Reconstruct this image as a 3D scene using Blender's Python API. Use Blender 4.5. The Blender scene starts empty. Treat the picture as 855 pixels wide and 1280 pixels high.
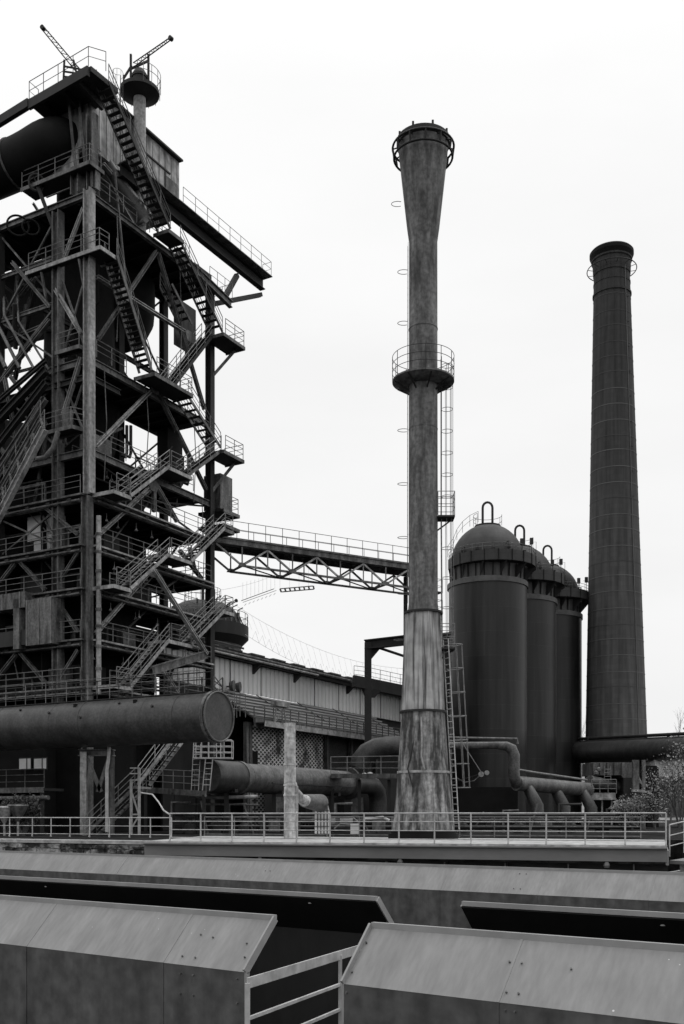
import bpy, bmesh, math, random
from mathutils import Vector as V, Matrix
random.seed(7)
R = math.radians
PI = math.pi
sc = bpy.context.scene
COL = sc.collection
EYE = 1.0            # eye height over the yard
F = 1290.0 / 855.0   # focal length as a share of the picture's width
# survey axes of the works: U runs away to the right, W runs away to the left
U = V((0.489, 0.872, 0)); W = V((-0.872, 0.489, 0)); Z = V((0, 0, 1))
CORNER = V((-14.7, 60.0, 0))

def P(px, py, Y):                     # survey mark -> point at distance Y
    return V(((px - 427) / 1290 * Y, Y, EYE + (1020 - py) / 1290 * Y))
def T(s, t, z):                       # tower coordinates
    return CORNER + U * s + W * t + Z * z
def onU(px, py, t=0.0):               # survey mark on a wall that runs along U
    k = (px - 427) / 1290
    b = CORNER + W * t
    s = (k * b.y - b.x) / (U.x - k * U.y)
    Y = b.y + U.y * s
    return T(s, t, EYE + (1020 - py) / 1290 * Y)
def onW(px, py, s=0.0):
    k = (px - 427) / 1290
    b = CORNER + U * s
    t = (k * b.y - b.x) / (W.x - k * W.y)
    Y = b.y + W.y * t
    return T(s, t, EYE + (1020 - py) / 1290 * Y)

# ------------------------------------------------------------ materials
def mat(name, lo, hi, scale=(1, 1, 1), rough=0.7, metal=0.0, detail=6, bump=0.0, lohi=(0.35, 0.65), spec=0.4,
        seam=None, fine=0.0):
    m = bpy.data.materials.new(name); m.use_nodes = True
    nt = m.node_tree; N = nt.nodes; L = nt.links
    b = N['Principled BSDF']
    tc = N.new('ShaderNodeTexCoord'); mp = N.new('ShaderNodeMapping'); mp.inputs['Scale'].default_value = scale
    no = N.new('ShaderNodeTexNoise'); no.inputs['Scale'].default_value = 1.0; no.inputs['Detail'].default_value = detail
    no.inputs['Roughness'].default_value = 0.62
    rp = N.new('ShaderNodeValToRGB')
    rp.color_ramp.elements[0].position = lohi[0]; rp.color_ramp.elements[1].position = lohi[1]
    rp.color_ramp.elements[0].color = (lo, lo, lo, 1); rp.color_ramp.elements[1].color = (hi, hi, hi, 1)
    L.new(tc.outputs['Object'], mp.inputs['Vector']); L.new(mp.outputs[0], no.inputs['Vector']); L.new(no.outputs['Fac'], rp.inputs[0])
    col = rp.outputs[0]
    if fine:
        n2 = N.new('ShaderNodeTexNoise'); n2.inputs['Scale'].default_value = fine; n2.inputs['Detail'].default_value = 4
        L.new(tc.outputs['Object'], n2.inputs['Vector'])
        mr = N.new('ShaderNodeMapRange'); mr.inputs[1].default_value = 0.3; mr.inputs[2].default_value = 0.7
        mr.inputs[3].default_value = 0.6; mr.inputs[4].default_value = 1.35
        L.new(n2.outputs['Fac'], mr.inputs[0])
        mx = N.new('ShaderNodeMix'); mx.data_type = 'RGBA'; mx.blend_type = 'MULTIPLY'; mx.inputs[0].default_value = 1
        L.new(col, mx.inputs[6]); L.new(mr.outputs[0], mx.inputs[7]); col = mx.outputs[2]
    if seam:
        # seam = (period in z, half width, factor): plate joints of the sheet itself
        sp = N.new('ShaderNodeSeparateXYZ'); L.new(tc.outputs['Object'], sp.inputs[0])
        a = N.new('ShaderNodeMath'); a.operation = 'PINGPONG'; a.inputs[1].default_value = seam[0] / 2
        L.new(sp.outputs['Z'], a.inputs[0])
        c = N.new('ShaderNodeMath'); c.operation = 'LESS_THAN'; c.inputs[1].default_value = seam[1]; L.new(a.outputs[0], c.inputs[0])
        mx = N.new('ShaderNodeMix'); mx.data_type = 'RGBA'; mx.blend_type = 'MULTIPLY'
        L.new(c.outputs[0], mx.inputs[0]); L.new(col, mx.inputs[6]); mx.inputs[7].default_value = (seam[2],) * 3 + (1,)
        col = mx.outputs[2]
    L.new(col, b.inputs['Base Color'])
    b.inputs['Roughness'].default_value = rough; b.inputs['Metallic'].default_value = metal
    b.inputs['Specular IOR Level'].default_value = spec
    if bump:
        bu = N.new('ShaderNodeBump'); bu.inputs['Strength'].default_value = bump; bu.inputs['Distance'].default_value = 0.05
        L.new(no.outputs['Fac'], bu.inputs['Height']); L.new(bu.outputs[0], b.inputs['Normal'])
    return m

M = {}
M['steel'] = mat('weathered_steel', .025, .15, (2.2, 2.2, .6), .55, bump=.3, fine=7, detail=9)  # pale end of the colour range also stands in for edge highlights
M['steel_pale'] = mat('pale_and_lit_steel', .15, .36, (1.5, 1.5, .3), .6, fine=5)  # pale paint, and a lighter colour for members that catch the light
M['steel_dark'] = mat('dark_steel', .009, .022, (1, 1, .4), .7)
M['floor'] = mat('floor_plate', .006, .012, (2, 2, 2), .85)
M['bandish'] = mat('sooty_band', .04, .07, (.5, .5, .5), .8)
M['rail'] = mat('handrail_paint', .09, .2, (3, 3, 3), .5)
M['rail_pale'] = mat('galvanised_rail', .30, .50, (3, 3, 3), .5)
M['black'] = mat('black_steel', .004, .008, (1, 1, 1), .8, spec=.2)  # near black; its colour also deepens the shade in dark interiors
M['silo'] = mat('silo_plate', .007, .014, (1.2, 1.2, .1), .42, seam=(2.18, .02, 2.2), spec=.3)
M['silo_band'] = mat('silo_band', .05, .10, (1, 1, 1), .6)
M['silo_panel'] = mat('silo_panel', .02, .07, (2.2, 2.2, .3), .6)
M['dome'] = mat('dome_plate', .016, .036, (1.5, 1.5, .4), .65, seam=(.55, .02, .6))
M['pipe'] = mat('pipe_paint', .022, .048, (1.6, 1.6, .9), .45, fine=9, detail=10)
M['pipe_mid'] = mat('pipe_grey_paint', .05, .12, (1.8, 1.8, 1.2), .5, fine=8, detail=10)
M['brick_dark'] = mat('chimney_brick', .035, .065, (.5, .5, .25), .9, bump=.3, fine=2.5)
M['band'] = mat('chimney_band', .08, .12, (.5, .5, .5), .8)
M['stack_up'] = mat('stack_soot_steel', .04, .20, (3.0, 3.0, .5), .7, bump=.2, lohi=(.36, .72), fine=6, detail=10)
M['stack_clad'] = mat('stack_cladding', .05, .36, (6, 6, .16), .6, lohi=(.36, .54), fine=1.3, detail=7)
M['stack_base'] = mat('stack_mottled_base', .04, .34, (3.2, 3.2, .45), .85, lohi=(.42, .66), bump=.4, fine=6, detail=12)
M['hood_trim'] = mat('hood_trim', .22, .28, (2, 2, 2), .55)
M['hood_wall_shaded'] = mat('hood_sheet_shaded', .055, .085, (2.6, 2.6, .22), .55, fine=4, detail=9)  # same sheet as the slope, coloured darker for the shade on upright walls
M['corr'] = mat('corrugated_sheet', .64, .72, (.9, .9, .15), .6)
M['roof'] = mat('roof_felt', .02, .05, (.6, .6, .6), .8)
M['slat'] = mat('roof_rib_paint', .28, .42, (.5, .5, .5), .7)
M['concrete'] = mat('deck_concrete', .28, .40, (.8, .8, .8), .9, fine=3)
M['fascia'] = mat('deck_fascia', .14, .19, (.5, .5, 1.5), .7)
M['post'] = mat('whitish_post', .22, .55, (3, 3, .8), .8, fine=6)
M['cabinet'] = mat('cabinet_paint', .55, .75, (1, 1, 1), .6)
M['cabin'] = mat('rusty_cladding', .12, .42, (2.6, 2.6, .35), .75, lohi=(.3, .6), fine=2)
M['yard'] = mat('cinder_ground', .006, .03, (.5, .5, .5), 1.0, bump=.5, fine=2, spec=.05)
M['stone'] = mat('crumbling_stone', .02, .30, (1.4, 1.4, 2.5), .95, lohi=(.45, .62), bump=.8, fine=5)
M['wire'] = mat('wire', .10, .18, (1, 1, 1), .6)
M['wire_pale'] = mat('thin_cable', .6, .75, (1, 1, 1), .6)
M['bark'] = mat('bark', .04, .10, (3, 3, 1), .9)
M['hill'] = mat('hill_scrub', .10, .22, (.15, .15, .15), .95, fine=.8)
M['sky_patch'] = mat('sky_patch_wall', .55, .75, (.6, .6, .6), .8)  # white colour stands in for a bright patch of sky

def hood_mat():
    m = bpy.data.materials.new('hood_sheet'); m.use_nodes = True
    nt = m.node_tree; N = nt.nodes; L = nt.links; b = N['Principled BSDF']
    tc = N.new('ShaderNodeTexCoord')
    d = N.new('ShaderNodeVectorMath'); d.operation = 'DOT_PRODUCT'; d.inputs[1].default_value = (.809, -.588, 0); L.new(tc.outputs['Object'], d.inputs[0])
    sp = N.new('ShaderNodeSeparateXYZ'); L.new(tc.outputs['Object'], sp.inputs[0])
    z = N.new('ShaderNodeMath'); z.operation = 'MULTIPLY'; z.inputs[1].default_value = .35; L.new(sp.outputs['Z'], z.inputs[0])
    cb = N.new('ShaderNodeCombineXYZ'); L.new(d.outputs['Value'], cb.inputs[0]); L.new(z.outputs[0], cb.inputs[1])
    def noise(sc_, det, lo, hi, a, b_):
        n = N.new('ShaderNodeTexNoise'); n.inputs['Scale'].default_value = sc_; n.inputs['Detail'].default_value = det; L.new(cb.outputs[0], n.inputs['Vector'])
        r = N.new('ShaderNodeMapRange'); r.inputs[1].default_value = lo; r.inputs[2].default_value = hi; r.inputs[3].default_value = a; r.inputs[4].default_value = b_
        L.new(n.outputs['Fac'], r.inputs[0]); return r.outputs[0]
    v = N.new('ShaderNodeMath'); v.operation = 'MULTIPLY'; L.new(noise(2.0, 9, .32, .68, .80, 1.13), v.inputs[0]); L.new(noise(14, 5, .3, .7, .86, 1.1), v.inputs[1])
    w_ = N.new('ShaderNodeMath'); w_.operation = 'MULTIPLY'; L.new(v.outputs[0], w_.inputs[0]); w_.inputs[1].default_value = .19
    vo = N.new('ShaderNodeTexVoronoi'); vo.inputs['Scale'].default_value = 5.5; L.new(tc.outputs['Object'], vo.inputs['Vector'])
    n3 = N.new('ShaderNodeTexNoise'); n3.inputs['Scale'].default_value = .8; L.new(tc.outputs['Object'], n3.inputs['Vector'])
    th = N.new('ShaderNodeMapRange'); th.inputs[1].default_value = .5; th.inputs[2].default_value = .75; th.inputs[3].default_value = .0; th.inputs[4].default_value = .09; L.new(n3.outputs['Fac'], th.inputs[0])
    lt = N.new('ShaderNodeMath'); lt.operation = 'LESS_THAN'; L.new(vo.outputs['Distance'], lt.inputs[0]); L.new(th.outputs[0], lt.inputs[1])
    mx = N.new('ShaderNodeMix'); mx.data_type = 'RGBA'; L.new(lt.outputs[0], mx.inputs[0]); L.new(w_.outputs[0], mx.inputs[6]); mx.inputs[7].default_value = (.5, .5, .5, 1)
    L.new(mx.outputs[2], b.inputs['Base Color']); b.inputs['Roughness'].default_value = .5
    bu = N.new('ShaderNodeBump'); bu.inputs['Strength'].default_value = .5; bu.inputs['Distance'].default_value = .03
    n4 = N.new('ShaderNodeTexNoise'); n4.inputs['Scale'].default_value = .9; n4.inputs['Detail'].default_value = 1; L.new(tc.outputs['Object'], n4.inputs['Vector'])
    L.new(n4.outputs['Fac'], bu.inputs['Height']); L.new(bu.outputs[0], b.inputs['Normal'])
    return m
M['hood'] = hood_mat()

def leaf_mat(name, lo, hi):
    m = mat(name, lo, hi, (5, 5, 5), .6)
    m.node_tree.nodes['Principled BSDF'].inputs['Transmission Weight'].default_value = 0
    return m
M['leaf'] = leaf_mat('leaf', .03, .34)
M['leaf_dark'] = leaf_mat('leaf_dark', .02, .07)

def plates(name, lo, hi, radius, bw_, bh, rough, mort, streak=.5, zsoot=None):
    m = bpy.data.materials.new(name); m.use_nodes = True
    nt = m.node_tree; N = nt.nodes; L = nt.links; b = N['Principled BSDF']
    tc = N.new('ShaderNodeTexCoord'); sp = N.new('ShaderNodeSeparateXYZ'); L.new(tc.outputs['Object'], sp.inputs[0])
    at = N.new('ShaderNodeMath'); at.operation = 'ARCTAN2'; L.new(sp.outputs['Y'], at.inputs[0]); L.new(sp.outputs['X'], at.inputs[1])
    ar = N.new('ShaderNodeMath'); ar.operation = 'MULTIPLY'; ar.inputs[1].default_value = radius; L.new(at.outputs[0], ar.inputs[0])
    cb = N.new('ShaderNodeCombineXYZ'); L.new(ar.outputs[0], cb.inputs[0]); L.new(sp.outputs['Z'], cb.inputs[1])
    br = N.new('ShaderNodeTexBrick'); br.inputs['Scale'].default_value = 1; br.inputs['Brick Width'].default_value = bw_; br.inputs['Row Height'].default_value = bh
    br.inputs['Mortar Size'].default_value = mort[0]; br.inputs['Mortar'].default_value = (mort[1],) * 3 + (1,)
    br.inputs['Color1'].default_value = (lo,) * 3 + (1,); br.inputs['Color2'].default_value = (hi,) * 3 + (1,); L.new(cb.outputs[0], br.inputs['Vector'])
    mp = N.new('ShaderNodeMapping'); mp.inputs['Scale'].default_value = (1.8, .12, 1); L.new(cb.outputs[0], mp.inputs[0])
    no = N.new('ShaderNodeTexNoise'); no.inputs['Scale'].default_value = 1.2; no.inputs['Detail'].default_value = 9; L.new(mp.outputs[0], no.inputs['Vector'])
    mr = N.new('ShaderNodeMapRange'); mr.inputs[1].default_value = .3; mr.inputs[2].default_value = .7; mr.inputs[3].default_value = 1 - streak; mr.inputs[4].default_value = 1 + streak; L.new(no.outputs['Fac'], mr.inputs[0])
    mx = N.new('ShaderNodeMix'); mx.data_type = 'RGBA'; mx.blend_type = 'MULTIPLY'; mx.inputs[0].default_value = 1; L.new(br.outputs['Color'], mx.inputs[6]); L.new(mr.outputs[0], mx.inputs[7]); out = mx.outputs[2]
    if zsoot:      # smoke soot gathers at the mouth of a chimney
        ms = N.new('ShaderNodeMapRange'); ms.inputs[1].default_value = zsoot[0]; ms.inputs[2].default_value = zsoot[1]; ms.inputs[3].default_value = 1.25; ms.inputs[4].default_value = .55; L.new(sp.outputs['Z'], ms.inputs[0])
        m2 = N.new('ShaderNodeMix'); m2.data_type = 'RGBA'; m2.blend_type = 'MULTIPLY'; m2.inputs[0].default_value = 1; L.new(out, m2.inputs[6]); L.new(ms.outputs[0], m2.inputs[7]); out = m2.outputs[2]
    L.new(out, b.inputs['Base Color']); b.inputs['Roughness'].default_value = rough; b.inputs['Specular IOR Level'].default_value = .35
    return m
M['silo'] = plates('silo_plates', .008, .014, 3.57, 3.2, 2.18, .42, (.02, .022), .55)
M['brick_dark'] = plates('chimney_bricks', .058, .070, 3.0, .9, .5, .9, (.03, .06), .38, (4, 50))

def brick_net():
    m = bpy.data.materials.new('net_marked_brick'); m.use_nodes = True
    nt = m.node_tree; N = nt.nodes; L = nt.links; b = N['Principled BSDF']
    tc = N.new('ShaderNodeTexCoord')
    # wall coordinates: along U and up
    d = N.new('ShaderNodeVectorMath'); d.operation = 'DOT_PRODUCT'; d.inputs[1].default_value = U
    L.new(tc.outputs['Object'], d.inputs[0])
    sp = N.new('ShaderNodeSeparateXYZ'); L.new(tc.outputs['Object'], sp.inputs[0])
    def wave(sign):
        a = N.new('ShaderNodeMath'); a.operation = 'MULTIPLY_ADD'; a.inputs[1].default_value = sign
        L.new(d.outputs['Value'], a.inputs[0]); z = N.new('ShaderNodeMath'); z.operation = 'MULTIPLY'; z.inputs[1].default_value = 1.6
        L.new(sp.outputs['Z'], z.inputs[0]); L.new(z.outputs[0], a.inputs[2])
        w = N.new('ShaderNodeMath'); w.operation = 'PINGPONG'; w.inputs[1].default_value = .26; L.new(a.outputs[0], w.inputs[0])
        c = N.new('ShaderNodeMath'); c.operation = 'LESS_THAN'; c.inputs[1].default_value = .08; L.new(w.outputs[0], c.inputs[0])
        return c.outputs[0]
    mx = N.new('ShaderNodeMath'); mx.operation = 'MAXIMUM'; L.new(wave(1), mx.inputs[0]); L.new(wave(-1), mx.inputs[1])
    no = N.new('ShaderNodeTexNoise'); no.inputs['Scale'].default_value = .9; no.inputs['Detail'].default_value = 5; L.new(tc.outputs['Object'], no.inputs['Vector'])
    mr = N.new('ShaderNodeMapRange'); mr.inputs[1].default_value = .32; mr.inputs[2].default_value = .52; L.new(no.outputs['Fac'], mr.inputs[0])
    mu = N.new('ShaderNodeMath'); mu.operation = 'MULTIPLY'; L.new(mx.outputs[0], mu.inputs[0]); L.new(mr.outputs[0], mu.inputs[1])
    c = N.new('ShaderNodeMix'); c.data_type = 'RGBA'; L.new(mu.outputs[0], c.inputs[0])
    c.inputs[6].default_value = (.035, .035, .035, 1); c.inputs[7].default_value = (.7, .7, .7, 1)
    L.new(c.outputs[2], b.inputs['Base Color']); b.inputs['Roughness'].default_value = .9
    return m
M['net'] = brick_net()

def brickwall():
    m = bpy.data.materials.new('hall_brick'); m.use_nodes = True
    nt = m.node_tree; N = nt.nodes; L = nt.links; b = N['Principled BSDF']
    tc = N.new('ShaderNodeTexCoord')
    d = N.new('ShaderNodeVectorMath'); d.operation = 'DOT_PRODUCT'; d.inputs[1].default_value = U; L.new(tc.outputs['Object'], d.inputs[0])
    sp = N.new('ShaderNodeSeparateXYZ'); L.new(tc.outputs['Object'], sp.inputs[0])
    cb = N.new('ShaderNodeCombineXYZ'); L.new(d.outputs['Value'], cb.inputs[0]); L.new(sp.outputs['Z'], cb.inputs[1])
    br = N.new('ShaderNodeTexBrick'); br.inputs['Scale'].default_value = 3; L.new(cb.outputs[0], br.inputs['Vector'])
    br.inputs['Color1'].default_value = (.025, .025, .025, 1); br.inputs['Color2'].default_value = (.06, .06, .06, 1)
    br.inputs['Mortar'].default_value = (.09, .09, .09, 1)
    L.new(br.outputs['Color'], b.inputs['Base Color']); b.inputs['Roughness'].default_value = .9
    return m
M['brick'] = brickwall()

# ------------------------------------------------------------ mesh builder
class MB:
    def __init__(self): self.v = []; self.f = []; self.s = []
    def add(self, vs, fs, smooth=False):
        o = len(self.v); self.v += [tuple(x) for x in vs]
        self.f += [tuple(i + o for i in f) for f in fs]; self.s += [smooth] * len(fs); return self
    def frame(self, c, ax, ay, az):      # box from centre and three half-axis vectors
        c = V(c); vs = []
        for k in (-1, 1):
            for j in (-1, 1):
                for i in (-1, 1): vs.append(c + ax * i + ay * j + az * k)
        return self.add(vs, [(0, 2, 3, 1), (4, 5, 7, 6), (0, 1, 5, 4), (2, 6, 7, 3), (0, 4, 6, 2), (1, 3, 7, 5)])
    def box(self, c, sx, sy, sz, X=V((1, 0, 0)), Y=V((0, 1, 0))):
        return self.frame(c, X * sx / 2, Y * sy / 2, Z * sz / 2)
    def span(self, p, q, w, h, side=None):   # bar from p to q, w wide, h deep
        p = V(p); q = V(q); d = q - p; L = d.length; d.normalize()
        a = side.copy() if side else (d.cross(Z) if abs(d.z) < .98 else V((1, 0, 0)))
        a = (a - d * a.dot(d)).normalized(); b = d.cross(a)
        return self.frame((p + q) / 2, d * L / 2, a * w / 2, b * h / 2)
    def ibeam(self, p, q, w, h, side=None, t=.05):
        p = V(p); q = V(q); d = (q - p).normalized()
        a = side.copy() if side else (d.cross(Z) if abs(d.z) < .98 else V((1, 0, 0)))
        a = (a - d * a.dot(d)).normalized(); b = d.cross(a); hh = h / 2 - t / 2
        self.span(p + b * hh, q + b * hh, w, t, a); self.span(p - b * hh, q - b * hh, w, t, a)
        return self.span(p, q, t, h - 2 * t, a)
    def tube(self, pts, r, n=8, caps=True, closed=False):
        pts = [V(p) for p in pts]; m = len(pts)
        rs = r if isinstance(r, (list, tuple)) else [r] * m
        a = None; rings = []
        for i, p in enumerate(pts):
            if closed: d = pts[(i + 1) % m] - pts[i - 1]
            else: d = pts[min(i + 1, m - 1)] - pts[max(i - 1, 0)]
            d = d.normalized()
            if a is None: a = d.cross(Z) if abs(d.z) < .95 else V((1, 0, 0))
            a = (a - d * a.dot(d)).normalized(); b = d.cross(a)
            rings.append([p + (a * math.cos(2 * PI * k / n) + b * math.sin(2 * PI * k / n)) * rs[i] for k in range(n)])
        vs = [x for g in rings for x in g]; fs = []
        for i in range(m if closed else m - 1):
            j = (i + 1) % m
            for k in range(n): fs.append((i * n + k, i * n + (k + 1) % n, j * n + (k + 1) % n, j * n + k))
        self.add(vs, fs, n > 5)
        if caps and not closed:
            self.add(rings[0], [tuple(range(n))[::-1]]); self.add(rings[-1], [tuple(range(n))])
        return self
    def lathe(self, c, prof, n=32, smooth=True, a0=0, a1=2 * PI, lean=(0, 0), capt=True, capb=True):
        c = V(c); full = abs(a1 - a0 - 2 * PI) < 1e-6; cnt = n if full else n + 1
        def ring(r, z):
            return [V((c.x + lean[0] * z + r * math.cos(a0 + (a1 - a0) * k / n), c.y + lean[1] * z + r * math.sin(a0 + (a1 - a0) * k / n), c.z + z)) for k in range(cnt)]
        for (r0, z0), (r1, z1) in zip(prof, prof[1:]):   # each band has its own rims: crisp edges between bands
            vs = ring(r0, z0) + ring(r1, z1)
            self.add(vs, [(k, (k + 1) % cnt, cnt + (k + 1) % cnt, cnt + k) for k in range(n)], smooth)
        if full:
            if capb and prof[0][0] > 1e-4: self.add(ring(*prof[0]), [tuple(range(n))[::-1]])
            if capt and prof[-1][0] > 1e-4: self.add(ring(*prof[-1]), [tuple(range(n))])
        return self
    def slathe(self, c, prof, n=32):                 # smooth along the profile as well
        c = V(c); vs = []; fs = []
        for r, z in prof:
            vs += [V((c.x + r * math.cos(2 * PI * k / n), c.y + r * math.sin(2 * PI * k / n), c.z + z)) for k in range(n)]
        for i in range(len(prof) - 1):
            for k in range(n): fs.append((i * n + k, i * n + (k + 1) % n, (i + 1) * n + (k + 1) % n, (i + 1) * n + k))
        self.add(vs, fs, True)
        self.add(vs[:n], [tuple(range(n))[::-1]]); self.add(vs[-n:], [tuple(range(n))])
        return self
    def prism(self, poly, d):                        # polygon pushed along d
        poly = [V(p) for p in poly]; n = len(poly); d = V(d)
        fs = [tuple(range(n)), tuple(range(2 * n - 1, n - 1, -1))] + [((k + 1) % n, k, n + k, n + (k + 1) % n) for k in range(n)]
        return self.add(poly + [p + d for p in poly], fs)
    def ring(self, c, r, rt, n=40, nn=6, a0=0, a1=2 * PI):
        full = abs(a1 - a0 - 2 * PI) < 1e-6; c = V(c)
        m = n if full else n + 1
        return self.tube([c + V((math.cos(a0 + (a1 - a0) * k / n) * r, math.sin(a0 + (a1 - a0) * k / n) * r, 0)) for k in range(m)], rt, nn, closed=full)
    def build(self, name, m, parent=None):
        off = V((0, 0, 0)); q = parent
        while q is not None: off += q.location; q = q.parent
        me = bpy.data.meshes.new(name)
        me.from_pydata([(x[0] - off.x, x[1] - off.y, x[2] - off.z) for x in self.v], [], self.f)
        me.polygons.foreach_set('use_smooth', self.s)
        me.materials.append(M[m]); me.update()
        bm = bmesh.new(); bm.from_mesh(me); bmesh.ops.recalc_face_normals(bm, faces=bm.faces); bm.to_mesh(me); bm.free()
        o = bpy.data.objects.new(name, me); COL.objects.link(o); o.parent = parent
        return o

def tag(o, label, cat, group=None, kind=None):
    if label: o['label'] = label
    if cat: o['category'] = cat
    if group: o['group'] = group
    if kind: o['kind'] = kind
    return o
def thing(name, loc, label, cat, group=None):
    o = bpy.data.objects.new(name, None); COL.objects.link(o); o.location = loc; o.empty_display_size = .3
    return tag(o, label, cat, group)
def struct(o): o['kind'] = 'structure'; return o
def copy_tree(o, parent=None):
    c = o.copy(); COL.objects.link(c); c.parent = parent
    for ch in list(o.children): copy_tree(ch, c)
    return c

def lerp(p, q, f): return V(p) + (V(q) - V(p)) * f
def railing(parent, pts, mat='rail', h=1.05, bars=(.38, .72), step=1.3, r=.026, name='railing', closed=False, pr=None):
    """posts and bars along a polyline of floor points: one mesh"""
    mb = MB(); pts = [V(p) for p in pts]
    if closed: pts = pts + [pts[0]]
    for a in (1.0,) + tuple(bars):
        mb.tube([p + Z * h * a for p in pts], r if a == 1 else r * .8, 5)
    for p, q in zip(pts, pts[1:]):
        n = max(1, round((q - p).length / step))
        for i in range(n + 1):
            if i == 0 and p is not pts[0]: continue
            b = lerp(p, q, i / n); mb.tube([b, b + Z * h], pr or r, 5)
    return mb.build(name, mat, parent)
def stair(parent, p, q, side, width=.9, sm='steel', rm='rail', rails=(0, 1), rise=.27, name='stair_flight'):
    """p, q: ends of the near stringer; side: unit vector to the other stringer"""
    p = V(p); q = V(q)
    mb = MB(); mb.span(p, q, .06, .19, side); mb.span(p + side * width, q + side * width, .06, .19, side)
    o = mb.build(name, sm, parent)
    n = max(2, int(abs(q.z - p.z) / rise)); tb = MB(); hd = V((q.x - p.x, q.y - p.y, 0)).normalized()
    for i in range(1, n):
        c = lerp(p, q, i / n) + side * width / 2
        tb.frame(c, hd * .13, side * (width / 2 - .05), Z * .022)
    tb.build('treads', 'steel_dark', o)
    for k in rails:
        a = p + side * width * k; b = q + side * width * k; mb = MB()
        for f, rr in ((1.0, .028), (.66, .02), (.33, .02)): mb.tube([a + Z * f * 1.0, b + Z * f * 1.0], rr, 5)
        m = max(2, round((b - a).length / 1.3))
        for i in range(m + 1):
            c = lerp(a, b, i / m); mb.tube([c, c + Z], .024, 5)
        mb.build('handrail', rm, o)
    return o
# ============================================================ camera, sky, sun
cam = bpy.data.cameras.new('camera'); co = bpy.data.objects.new('camera', cam); COL.objects.link(co); sc.camera = co
cam.sensor_fit = 'VERTICAL'; cam.sensor_height = 24; cam.lens = 24 * 1290 / 1280; cam.shift_y = 380 / 1280
cam.clip_start = .1; cam.clip_end = 3000
co.location = (0, 0, EYE); co.rotation_euler = (R(90), 0, 0)
SUN_EL, SUN_AZ = 62, 70      # azimuth measured from +Y towards +X
w = bpy.data.worlds.new('World'); sc.world = w; w.use_nodes = True
nt = w.node_tree; N = nt.nodes; L = nt.links; bg = N['Background']
sky = N.new('ShaderNodeTexSky'); sky.sky_type = 'NISHITA'; sky.sun_disc = False
sky.sun_elevation = R(SUN_EL); sky.sun_rotation = R(SUN_AZ)
bw = N.new('ShaderNodeRGBToBW'); L.new(sky.outputs[0], bw.inputs[0])
tc = N.new('ShaderNodeTexCoord'); sp = N.new('ShaderNodeSeparateXYZ'); L.new(tc.outputs['Generated'], sp.inputs[0])
# overcast layer: white cloud, brighter towards the zenith, thin grey streaks low down
el = N.new('ShaderNodeValToRGB'); L.new(sp.outputs['Z'], el.inputs[0]); cr = el.color_ramp
cr.elements[0].position = 0; cr.elements[0].color = (8.6,) * 3 + (1,)
cr.elements[1].position = 1; cr.elements[1].color = (22,) * 3 + (1,)
for p_, c_ in ((.3, 9.3), (.58, 9.8), (.75, 12.5)):
    e = cr.elements.new(p_); e.color = (c_,) * 3 + (1,)
mp = N.new('ShaderNodeMapping'); mp.inputs['Scale'].default_value = (1.3, 1.3, 4.5); L.new(tc.outputs['Generated'], mp.inputs[0])
cn = N.new('ShaderNodeTexNoise'); cn.inputs['Scale'].default_value = 1.3; cn.inputs['Detail'].default_value = 5; L.new(mp.outputs[0], cn.inputs['Vector'])
mr = N.new('ShaderNodeMapRange'); mr.inputs[1].default_value = .35; mr.inputs[2].default_value = .7; mr.inputs[3].default_value = .94; mr.inputs[4].default_value = 1.03
L.new(cn.outputs['Fac'], mr.inputs[0])
mu = N.new('ShaderNodeMath'); mu.operation = 'MULTIPLY'; L.new(el.outputs[0], mu.inputs[0]); L.new(mr.outputs[0], mu.inputs[1])
ad = N.new('ShaderNodeMath'); ad.operation = 'MULTIPLY_ADD'; ad.inputs[1].default_value = .04
L.new(bw.outputs[0], ad.inputs[0]); L.new(mu.outputs[0], ad.inputs[2])
L.new(ad.outputs[0], bg.inputs['Color']); bg.inputs['Strength'].default_value = .1
sun = bpy.data.lights.new('sun', 'SUN'); sun.energy = .8; sun.angle = R(18); sun.color = (1, 1, 1)
so = bpy.data.objects.new('sun', sun); COL.objects.link(so)
sd = V((math.sin(R(SUN_AZ)) * math.cos(R(SUN_EL)), math.cos(R(SUN_AZ)) * math.cos(R(SUN_EL)), math.sin(R(SUN_EL))))
so.rotation_euler = sd.to_track_quat('Z', 'Y').to_euler()
sc.view_settings.view_transform = 'Standard'; sc.view_settings.look = 'None'
sc.view_settings.exposure = 0; sc.view_settings.gamma = 1
sc.cycles.max_bounces = 6; sc.cycles.use_denoising = True
sc.cycles.diffuse_bounces = 3

# ============================================================ ground
struct(MB().add([(-1500, -1500, -5), (1500, -1500, -5), (1500, 1500, -5), (-1500, 1500, -5)], [(0, 1, 2, 3)]).build('ground', 'yard'))
DA = V((-7.87, 41.1, 0)); DB = V((11.0, 34.9, 0)); DD = (DB - DA).normalized(); DN = V((-DD.y, DD.x, 0))
# yard terrace behind the deck, up to the far edge
struct(MB().prism([(-400, 47, -5), (-15, 47, -5), (-8.2, 43.2, -5), (-7, 52, -5), (13, 49, -5), (14.5, 44, -5), (30, 44, -5), (400, 60, -5), (400, 700, -5), (-400, 700, -5)], (0, 0, 4.97)).build('yard', 'yard'))
hill = MB()
n = 24; vs = []; fs = []
for i in range(n + 1):
    x = 40 + i * 16; vs += [(x, 250, 0), (x, 270, 7 + 3 * math.sin(i * .9) + random.random()), (x, 330, 16 + 3 * math.sin(i * .5)), (x, 330, 0)]
for i in range(n):
    for j in range(3): fs.append((i * 4 + j, i * 4 + j + 1, i * 4 + j + 5, i * 4 + j + 4))
struct(hill.add(vs, fs, True).build('hill', 'hill'))

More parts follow.
